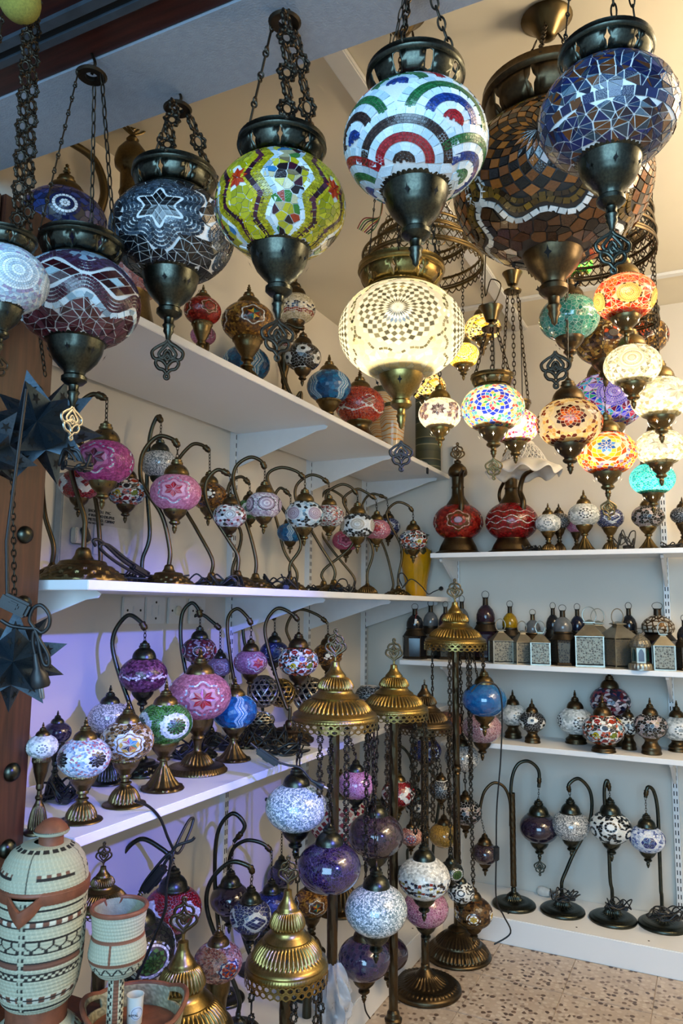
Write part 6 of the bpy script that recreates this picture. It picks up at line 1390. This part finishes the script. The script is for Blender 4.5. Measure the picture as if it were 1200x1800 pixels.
ob('body', woven('body', [J(50, 1758), J(58, 1748), J(66, 1725), J(71, 1690), J(73, 1650), J(73, 1610), J(74, 1575), J(75, 1556)], jugcol), jug)
z0_ = ztp
def spoutrim(r, a, z): return r
v, f = [], []      # leather rim with a pulled spout
N = 96; fs = f0-.42
for i in range(N):
    a = 2*PI*i/N; d = abs((a-fs+PI) % (2*PI)-PI); s = max(0, 1-d/.38); r0 = 75*k_*(1+.16*s); dz = -.030*s**.8
    for rr, zz in ((r0*1.0, z0_-.010+dz), (r0*1.045, z0_-.006+dz), (r0*1.045, z0_+.010+dz*.8), (r0*.99, z0_+.012+dz*.8), (r0*.95, z0_+dz*.6)): v.append((rr*cos(a), rr*sin(a), zz))
for i in range(N):
    for j in range(5): f.append((i*5+j, ((i+1) % N)*5+j, ((i+1) % N)*5+(j+1) % 5, i*5+(j+1) % 5))
ob('leather_rim', mesh('leather_rim', v, f, MT['leather'], True, 60), jug)
def lidcol(a, z, row, k):
    y = (a-f0+.42) % (PI/2); edge = min(y, PI/2-y); h = (z-zl0)/(zl1-zl0)
    if edge < .05: return BLK_ if .025 < edge and h < .9 else PALE
    if .30 < h < .36: return BLK_ if .25 < y < 1.2 else PALE
    if .36 < h < .43: return (BRN if (k//4) % 2 else PALE2) if .25 < y < 1.2 else PALE
    if .86 < h < .93: return BLK_ if (y*3) % 1 < .7 else PALE
    return PALE if (k+row) % 4 else PALE2
zl0, zl1 = zj(1545)-zt0, zj(1478)-zt0
lid = ob('lid', woven('lid', [J(74, 1547), J(74, 1540), J(72, 1526), J(66, 1508), J(56, 1492), J(40, 1482), J(20, 1478)], lidcol), jug)
ob('lid_edge', mesh('lid_edge', *tube_geo([Vector((75*k_*cos(2*PI*i/48), 75*k_*sin(2*PI*i/48), zj(1548)-zt0)) for i in range(48)], .004, 6, True), MT['leather']), lid)
kn = ob('knob', lathe('knob', [J(22, 1484), J(21, 1476), J(21, 1462), J(21, 1460), J(28, 1459), J(29, 1456), J(26, 1450), J(16, 1440), J(8, 1437), (0, zj(1436)-zt0)], MT['leather'], 40), lid, (.012, 0, 0))
ob('knob_stitching', woven('knob_stitching', [J(27, 1462), J(29.5, 1459), J(29, 1455)], lambda a, z, r, k: BLK_ if z > zj(1457)-zt0 and k % 3 else PALE), kn)
ob('foot_band', lathe('foot_band', [J(50, 1790), J(51, 1770), J(52, 1756)], MT['leather'], 48), jug)
ob('foot', woven('foot', [(80*k_, 0), J(78, 1822), J(68, 1806), J(56, 1794), J(50, 1788)], lambda a, z, r, k: (BLK_ if (k//4+r) % 5 == 0 else PALE) if z < .02 else ('6b4434' if (k//4) % 2 and .028 < z < .034 else PALE2)), jug)
# goblet
gc = at(207, 1660, D=1.36); g_ = 1.36/FPX; zg = lambda y: at(207, y, P=gc).z-zt0
gob = thing('woven_goblet', 'woven palm incense goblet with leather rim on a tall stem', 'goblet', (gc.x, gc.y, zt0+.005)); G = lambda hw, y: (hw*g_, zg(y))
def gobcol(a, z, row, k):
    y = (a-face(gc)+.3) % (2*PI/3)
    if zg(1645)-.003 < z < zg(1645)+.003 or zg(1682)-.004 < z < zg(1682)+.003: return '7a4a34'
    if zg(1682) < z < zg(1645) and y < .07: return '7a4a34'
    if z < zg(1688) and z > zg(1702): return BLK_ if abs(((k/16.0) % 1)*2-1)*.8 - (z-zg(1702))/(zg(1688)-zg(1702))*.8 < .12 and abs(abs(((k/16.0) % 1)*2-1)*.8-(z-zg(1702))/(zg(1688)-zg(1702))*.8) < .14 else PALE
    return PALE if (k+row) % 4 else PALE2
ob('cup', woven('cup', [G(10, 1716), G(30, 1714), G(42, 1700), G(48, 1684), G(49, 1675), G(46, 1655), G(43, 1640), G(45, 1620), G(47, 1600)], gobcol), gob)
ob('cup_lining', lathe('cup_lining', [G(20, 1690), G(38, 1670), G(41, 1640), G(44, 1600), G(46, 1600)], MT['palm_in'], 40, caps=False), gob)
rim = [Vector((47*g_*cos(2*PI*i/60), 47*g_*sin(2*PI*i/60), zg(1599)+(-.012 if abs((2*PI*i/60-face(gc)-PI-.3+PI) % (2*PI)-PI) < .3 else 0))) for i in range(60)]
ob('rim', mesh('rim', *tube_geo(rim, .0042, 8, True), MT['leather']), gob)
ob('stem', woven('stem', [(13*g_, 0), (12.5*g_, zg(1716))], lambda a, z, r, k: '7a4a34' if abs((a-face(gc)+PI) % (2*PI)-PI) < .35 else (BLK_ if (r+k//6) % 2 and .5 < abs((a-face(gc)+PI) % (2*PI)-PI) < 1.2 else PALE2), seg=72), gob)
# tray
tc = at(234, 1840, D=1.355); tz = zt0
tray = thing('woven_tray', 'woven palm tray with leather rim and handle openings behind the goblet', 'tray', (tc.x, tc.y, zt0)); TR = .082
ob('floor', lathe('tray_floor', [(TR*.99, .001), (TR*.98, .004), (0, .004)], MT['leather'], 64), tray)
v, f = [], []; hgt = lambda a: .034+.016*max(0, cos(2*(a-face(tc)-PI/2)))
vv = [(r, t) for t in [i/10 for i in range(11)] for r in (1,)]
N = 120
for i in range(11):
    for k in range(N):
        a = 2*PI*k/N; r = TR*(1+.12*i/10)+.0012*abs(sin(PI*i/1.0*1.0+.5))*1; v.append((r*cos(a), r*sin(a), .002+hgt(a)*i/10))
for i in range(10):
    for k in range(N):
        a = 2*PI*(k+.5)/N; d = min(abs((a-face(tc)-s*1.15-PI+PI) % (2*PI)-PI) for s in (1, -1))
        if 4 <= i <= 7 and d < .34: continue
        f.append((i*N+k, i*N+(k+1) % N, (i+1)*N+(k+1) % N, (i+1)*N+k))
me = mesh('wall', v, f, MT['woven'], True, 180); ca = me.color_attributes.new('Col', 'FLOAT_COLOR', 'POINT'); rng = random.Random(2)
A = np.ones((len(v), 4), np.float32); A[:, :3] = [srgb(('8a8468', 'a39c80', '77715a')[rng.randrange(3)]) for _ in v]; ca.data.foreach_set('color', A.ravel())
solid(ob('wall', me, tray), .005)
ob('rim', mesh('rim', *tube_geo([Vector((TR*1.125*cos(2*PI*i/72), TR*1.125*sin(2*PI*i/72), .004+hgt(2*PI*i/72))) for i in range(72)], .0045, 8, True), MT['leather']), tray)
mg = at(236, 1797, Z=zt0+.005); mr = 14.5*depth(mg)/FPX; mug = thing('paper_cup', 'small white cup with a round blue printed label inside the woven tray', 'cup', (mg.x, mg.y, zt0+.0045)); mh = at(231, 1752, P=mg).z-zt0
ob('body', lathe('body', [(mr*.88, 0), (mr*.9, .004), (mr, mh-.004), (mr*1.05, mh), (mr*.95, mh), (mr*.85, .01), (0, .01)], plain('white_cup', 'd6d2cc', .4), 40), mug)
fa = face(mg)+.25; lab_ = []
v, f = [], []
for rr, o_ in ((1, 0), (.8, 1)):
    pass
def onmug(u, z, e): return Vector(((mr*.97+e)*cos(fa+u), (mr*.97+e)*sin(fa+u), z))
def disc(r0, r1, e, matn, nm):
    v = [onmug(r*cos(t)/mr, mh*.46+r*sin(t), e) for t in [2*PI*i/32 for i in range(32)] for r in (r0, r1)]; f = [(2*i, 2*i+1, (2*i+3) % 64, (2*i+2) % 64) for i in range(32)]
    return ob(nm, mesh(nm, v, f, matn, True), mug)
disc(.001, mr*.78, .0012, plain('label_white', 'cfd4e4', .5), 'label'); disc(mr*.60, mr*.64, .0016, plain('label_blue', '2c3050', .5), 'label_ring')
text('lettering', 'ROYAL', at(230, 1779, P=mg)-Vector(mug.location)-_F*(mr*1.12), mr*.36, MT['dark'], (PI/2, 0, YAW+.1), mug)
# ------------------------------------------------------------------ vases, bowls, pierced balls and other small things
vp = at(731, 1010, X=.30); vR = 28*depth(vp)/FPX
vs_ = thing('yellow_vase', 'glossy yellow ceramic vase with dark leaves round its neck, on the long shelf', 'vase', (vp.x, vp.y, Z2)); vh = at(731, 962, P=vp).z-Z2
MT['yglaze'] = plain('yellow_glaze', 'c48a08', .15, var=.06); MT['gglaze'] = plain('dark_green_glaze', '3a3c22', .3)
ob('body', lathe('body', dense([(vR*.62, 0), (vR*.64, vh*.05), (vR*.72, vh*.3), (vR*.92, vh*.62), (vR*1.0, vh*.82), (vR*.95, vh*.93), (vR*.7, vh)], .01), MT['yglaze'], 40), vs_)
ob('neck', lathe('neck', [(vR*.7, vh*.99), (vR*.55, vh*1.05), (vR*.66, vh*1.2), (vR*.86, vh*1.25), (vR*.8, vh*1.26), (vR*.5, vh*1.08)], MT['gglaze'], 40), vs_)
lf = mesh('leaf', [(0, 0, 0), (.3, .03, -.2), (.38, .05, -.5), (0, .03, -.95), (-.38, .05, -.5), (-.3, .03, -.2), (0, .12, -.45)], [(0, 1, 6), (1, 2, 6), (2, 3, 6), (3, 4, 6), (4, 5, 6), (5, 0, 6)], MT['gglaze'])
for k in range(6): a = 2*PI*k/6+.3; ob('leaf', lf, vs_, (vR*.93*cos(a), vR*.93*sin(a), vh*1.0), (0.06, 0, a-PI/2), vR*.62)
def scroll_mat(name, bg, fg, sc_):
    n = NT(name); n.set(None, .18); wv = n.add('TexWave', wave_type='RINGS'); wv.inputs['Scale'].default_value = sc_; wv.inputs['Distortion'].default_value = 9; wv.inputs['Detail'].default_value = 1; n.ln(n.coord(), wv.inputs['Vector'])
    n.ln(n.ramp(wv.outputs['Fac'], [(.45, srgb(bg)), (.5, srgb('6a4414')), (.56, srgb(fg)), (.8, srgb(fg)), (.86, srgb(bg))]), n.b.inputs['Base Color']); return n.m
MT['scroll'] = scroll_mat('scroll_painted_glaze', 'b8aa90', 'b8781c', 9)
for lab, x, y, X, wpx, y0 in (('cream ceramic vase painted with orange scrolls behind the orange lamp', 672, 735, .22, 24, 682), ('slimmer cream vase painted with orange scrolls at the shelf edge', 690, 750, .36, 22, 710)):
    p = at(x, y, X=X); r = wpx*depth(p)/FPX; h = at(x, y0, P=p).z-Z1; t = thing('painted_vase', lab, 'vase', (p.x, p.y, Z1), rz=.3)
    ob('body', lathe('body', dense([(r*.8, 0), (r*.86, h*.04), (r*.8, h*.08), (r*.84, h*.3), (r*1.0, h*.65), (r*.95, h*.85), (r*.7, h*.93)], .01), MT['scroll'], 40), t)
    ob('rim', lathe('rim', [(r*.72, h*.925), (r*.74, h*.95), (r*.7, h), (r*.6, h*.99), (r*.6, h*.93)], MT['gglaze'], 40), t)
p = at(752, 750, X=.36); p.y = min(p.y, -.07); r = 22*depth(p)/FPX; h = at(752, 690, P=p).z-Z1
n = NT('green_woven_stripes'); n.set(None, .6); sp = n.add('SeparateXYZ'); n.ln(n.coord(), sp.inputs[0]); fr = n.add('Math', operation='MULTIPLY'); fr.inputs[1].default_value = 9; n.ln(sp.outputs[2], fr.inputs[0]); f2 = n.add('Math', operation='FRACT'); n.ln(fr.outputs[0], f2.inputs[0])
n.ln(n.ramp(f2.outputs[0], [(.0, srgb('2c3020')), (.28, srgb('454a30')), (.30, srgb('8a8468')), (.34, srgb('2a3a30')), (.6, srgb('20281c')), (.62, srgb('77724e')), (.66, srgb('3a3c26'))]), n.b.inputs['Base Color'])
gt = thing('green_canister', 'tall green canister with woven stripes at the far end of the top shelf', 'canister', (p.x, p.y, Z1))
ob('body', lathe('body', dense([(r*.98, 0), (r, .004), (r, h*.9), (r*.96, h*.92)], .02), n.m, 40), gt); ob('lid', lathe('lid', [(r*.98, h*.915), (r*1.02, h*.93), (r*1.0, h*.97), (r*.6, h), (0, h)], MT['gglaze'], 40), gt)
tb = thing('hanging_tag', 'small black tag hanging from a white string at the end of the top shelf', 'tag', at(751, 822, X=.455))
ob('tag', box('tag', -.004, -.008, -.03, .004, .008, 0, MT['rubber'], .002), tb); ob('string', tube('string', [Vector((0, 0, 0)), Vector((0, 0, .02)), Vector((-.03, -.01, .036))], .0009, MT['plastic'], 5), tb)
tangle('white cord coil lying on the end of the top shelf', 738, 810, dict(X=.38), .035, .012, 3, .0022, zs=Z1, mat='plastic')
# pierced metal balls, bowls and box at the back of the lowest left shelf
def pball(label, x, y, rpx, X, c, zs, sq=1.0):
    p = at(x, y, X=X); r = rpx*depth(p)/FPX; z = max(zs+r*sq, p.z); t = thing('pierced_ball', label, 'pierced ball', (p.x, p.y, z-r*sq), 'pierced metal balls')
    v, f = [], []; n_ = 14
    for i in range(1, 9):       # open lattice of crossing bars
        ph = -PI/2+PI*i/9; tube_geo([Vector((r*cos(ph)*cos(2*PI*k/28), r*cos(ph)*sin(2*PI*k/28), r*sq*(1+sin(ph)))) for k in range(28)], r*.045, 5, True, v, f)
    for k in range(n_):
        for s in (-1, 1): tube_geo([Vector((r*cos(ph)*cos(2*PI*k/n_+s*ph*.7), r*cos(ph)*sin(2*PI*k/n_+s*ph*.7), r*sq*(1+sin(ph)))) for ph in [-1.4+2.8*i/14 for i in range(15)]], r*.05, 5, False, v, f)
    o = ob('lattice', mesh('lattice', v, f, MT[c], True, 60), t); o['kind'] = 'stuff'
    ob('core', lathe('core', [(r*.8*sin(PI*i/12), r*sq*(1-.8*cos(PI*i/12))) for i in range(13)], MT['glassdark'], 24), t)
pball('silver pierced ball with a pleated sun face behind the mauve lamp', 462, 1215, 27, .14, 'silver', Z3)
pball('golden pierced ball between the silver ones', 494, 1218, 24, .12, 'gold', Z3)
pball('large silver pierced ball under the flower patched swan lamp', 545, 1222, 30, .14, 'silver', Z3)
pball('low silver pierced bowl under the mauve lamp', 458, 1266, 24, .20, 'silver', Z3, .6)
def votive(label, x, y, rpx, X, des, zs=Z3):
    p = at(x, y, X=X); r = rpx*depth(p)/FPX; z = zs; t = thing('votive_bowl', label, 'votive bowl', (p.x, p.y, z), 'mosaic votive bowls')
    g = globe(t, des, r, Vector((0, 0, r*ASP*.95))); ob('rim', mesh('rim', *tube_geo([Vector((r*.62*cos(2*PI*i/32), r*.62*sin(2*PI*i/32), r*ASP*.9+r*.66)) for i in range(32)], r*.05, 6, True), MT['steel']), t); return p
for lab, x, y, rp, X, des in (('white and black votive bowl behind the nearest gold canopy', 602, 1192, 22, .10, 'palepetal'), ('black and white mosaic votive bowl beside the second gold canopy', 650, 1190, 26, .16, 'bwtri'), ('small red and white votive bowl between two gold canopies', 632, 1208, 18, .22, 'redzig'), ('silver votive bowl low behind the nearest gold canopy', 618, 1230, 20, .30, 'palepetal')):
    votive(lab, x, y, rp, X, des)
bx = at(790, 1212, Y=-.14); t = thing('leather_box', 'round brown box behind the tallest floor lamp pole', 'box', (bx.x, bx.y, ZC))
r = 20*depth(bx)/FPX; hh = r*1.6; ob('body', lathe('body', [(r, 0), (r, hh*.7)], MT['leather'], 32), t); ob('lid', lathe('lid', [(r*1.05, hh*.66), (r*1.05, hh), (r*.9, hh*1.05), (0, hh*1.05)], MT['leather'], 32), t)
# bulb on the back bench, plastic bag, black cube speaker
lb = at(954, 1576, Y=-.045); t = thing('light_bulb', 'loose white light bulb lying on the back bench', 'bulb', (lb.x, lb.y, Z0+.021)); q_ = (0, PI/2*1.02, 2.9)
ob('glass', lathe('glass', [(.012, .028), (.016, .04), (.02, .055), (.0205, .07), (.016, .085), (.007, .093), (0, .094)], plain('opal_glass', 'd8d6cf', .2), 24), t, (.06, 0, 0), q_)
ob('screw_cap', lathe('screw_cap', dense([(.004, -.004), (.011, 0), (.0125, .004), (.0125, .026), (.013, .03)], .002), MT['steel'], 24), t, (.06, 0, 0), q_)
def bag():
    n = NT('clear_plastic_film'); n.set(srgb('c8ccd4'), .25); n.b.inputs['Alpha'].default_value = .42; n.b.inputs['Specular IOR Level'].default_value = .9
    n.bump(n.noise(n.coord(), 30), 1.0, .01)
    c, R, t_ = FL['F2']; zA, zB = at(600, 1690, P=c).z, at(600, 1830, P=c).z; rng = random.Random(5); v, f = [], []; M_ = 36; L_ = 16
    for i in range(L_+1):
        u = i/L_; rr = .019+.02*sin(PI*min(1, u*1.25))+.016*u
        for k in range(M_): a = 2*PI*k/M_; r = rr*(1+.22*sin(5*a+7*u)+.14*sin(11*a-9*u)+.08*rng.uniform(-1, 1)); v.append((r*cos(a)+.012*u, r*sin(a)-.01*u, zA+(zB-zA)*u))
    for i in range(L_):
        for k in range(M_): a, b = i*M_+k, i*M_+(k+1) % M_; f.append((a, b, b+M_, a+M_))
    o = ob('plastic_bag', mesh('plastic_bag', v, f, n.m, True, 70), None, (c.x, c.y, 0)); tag(o, 'crumpled clear plastic bag wrapped round the pole of the nearest tall floor lamp', 'bag')
bag()
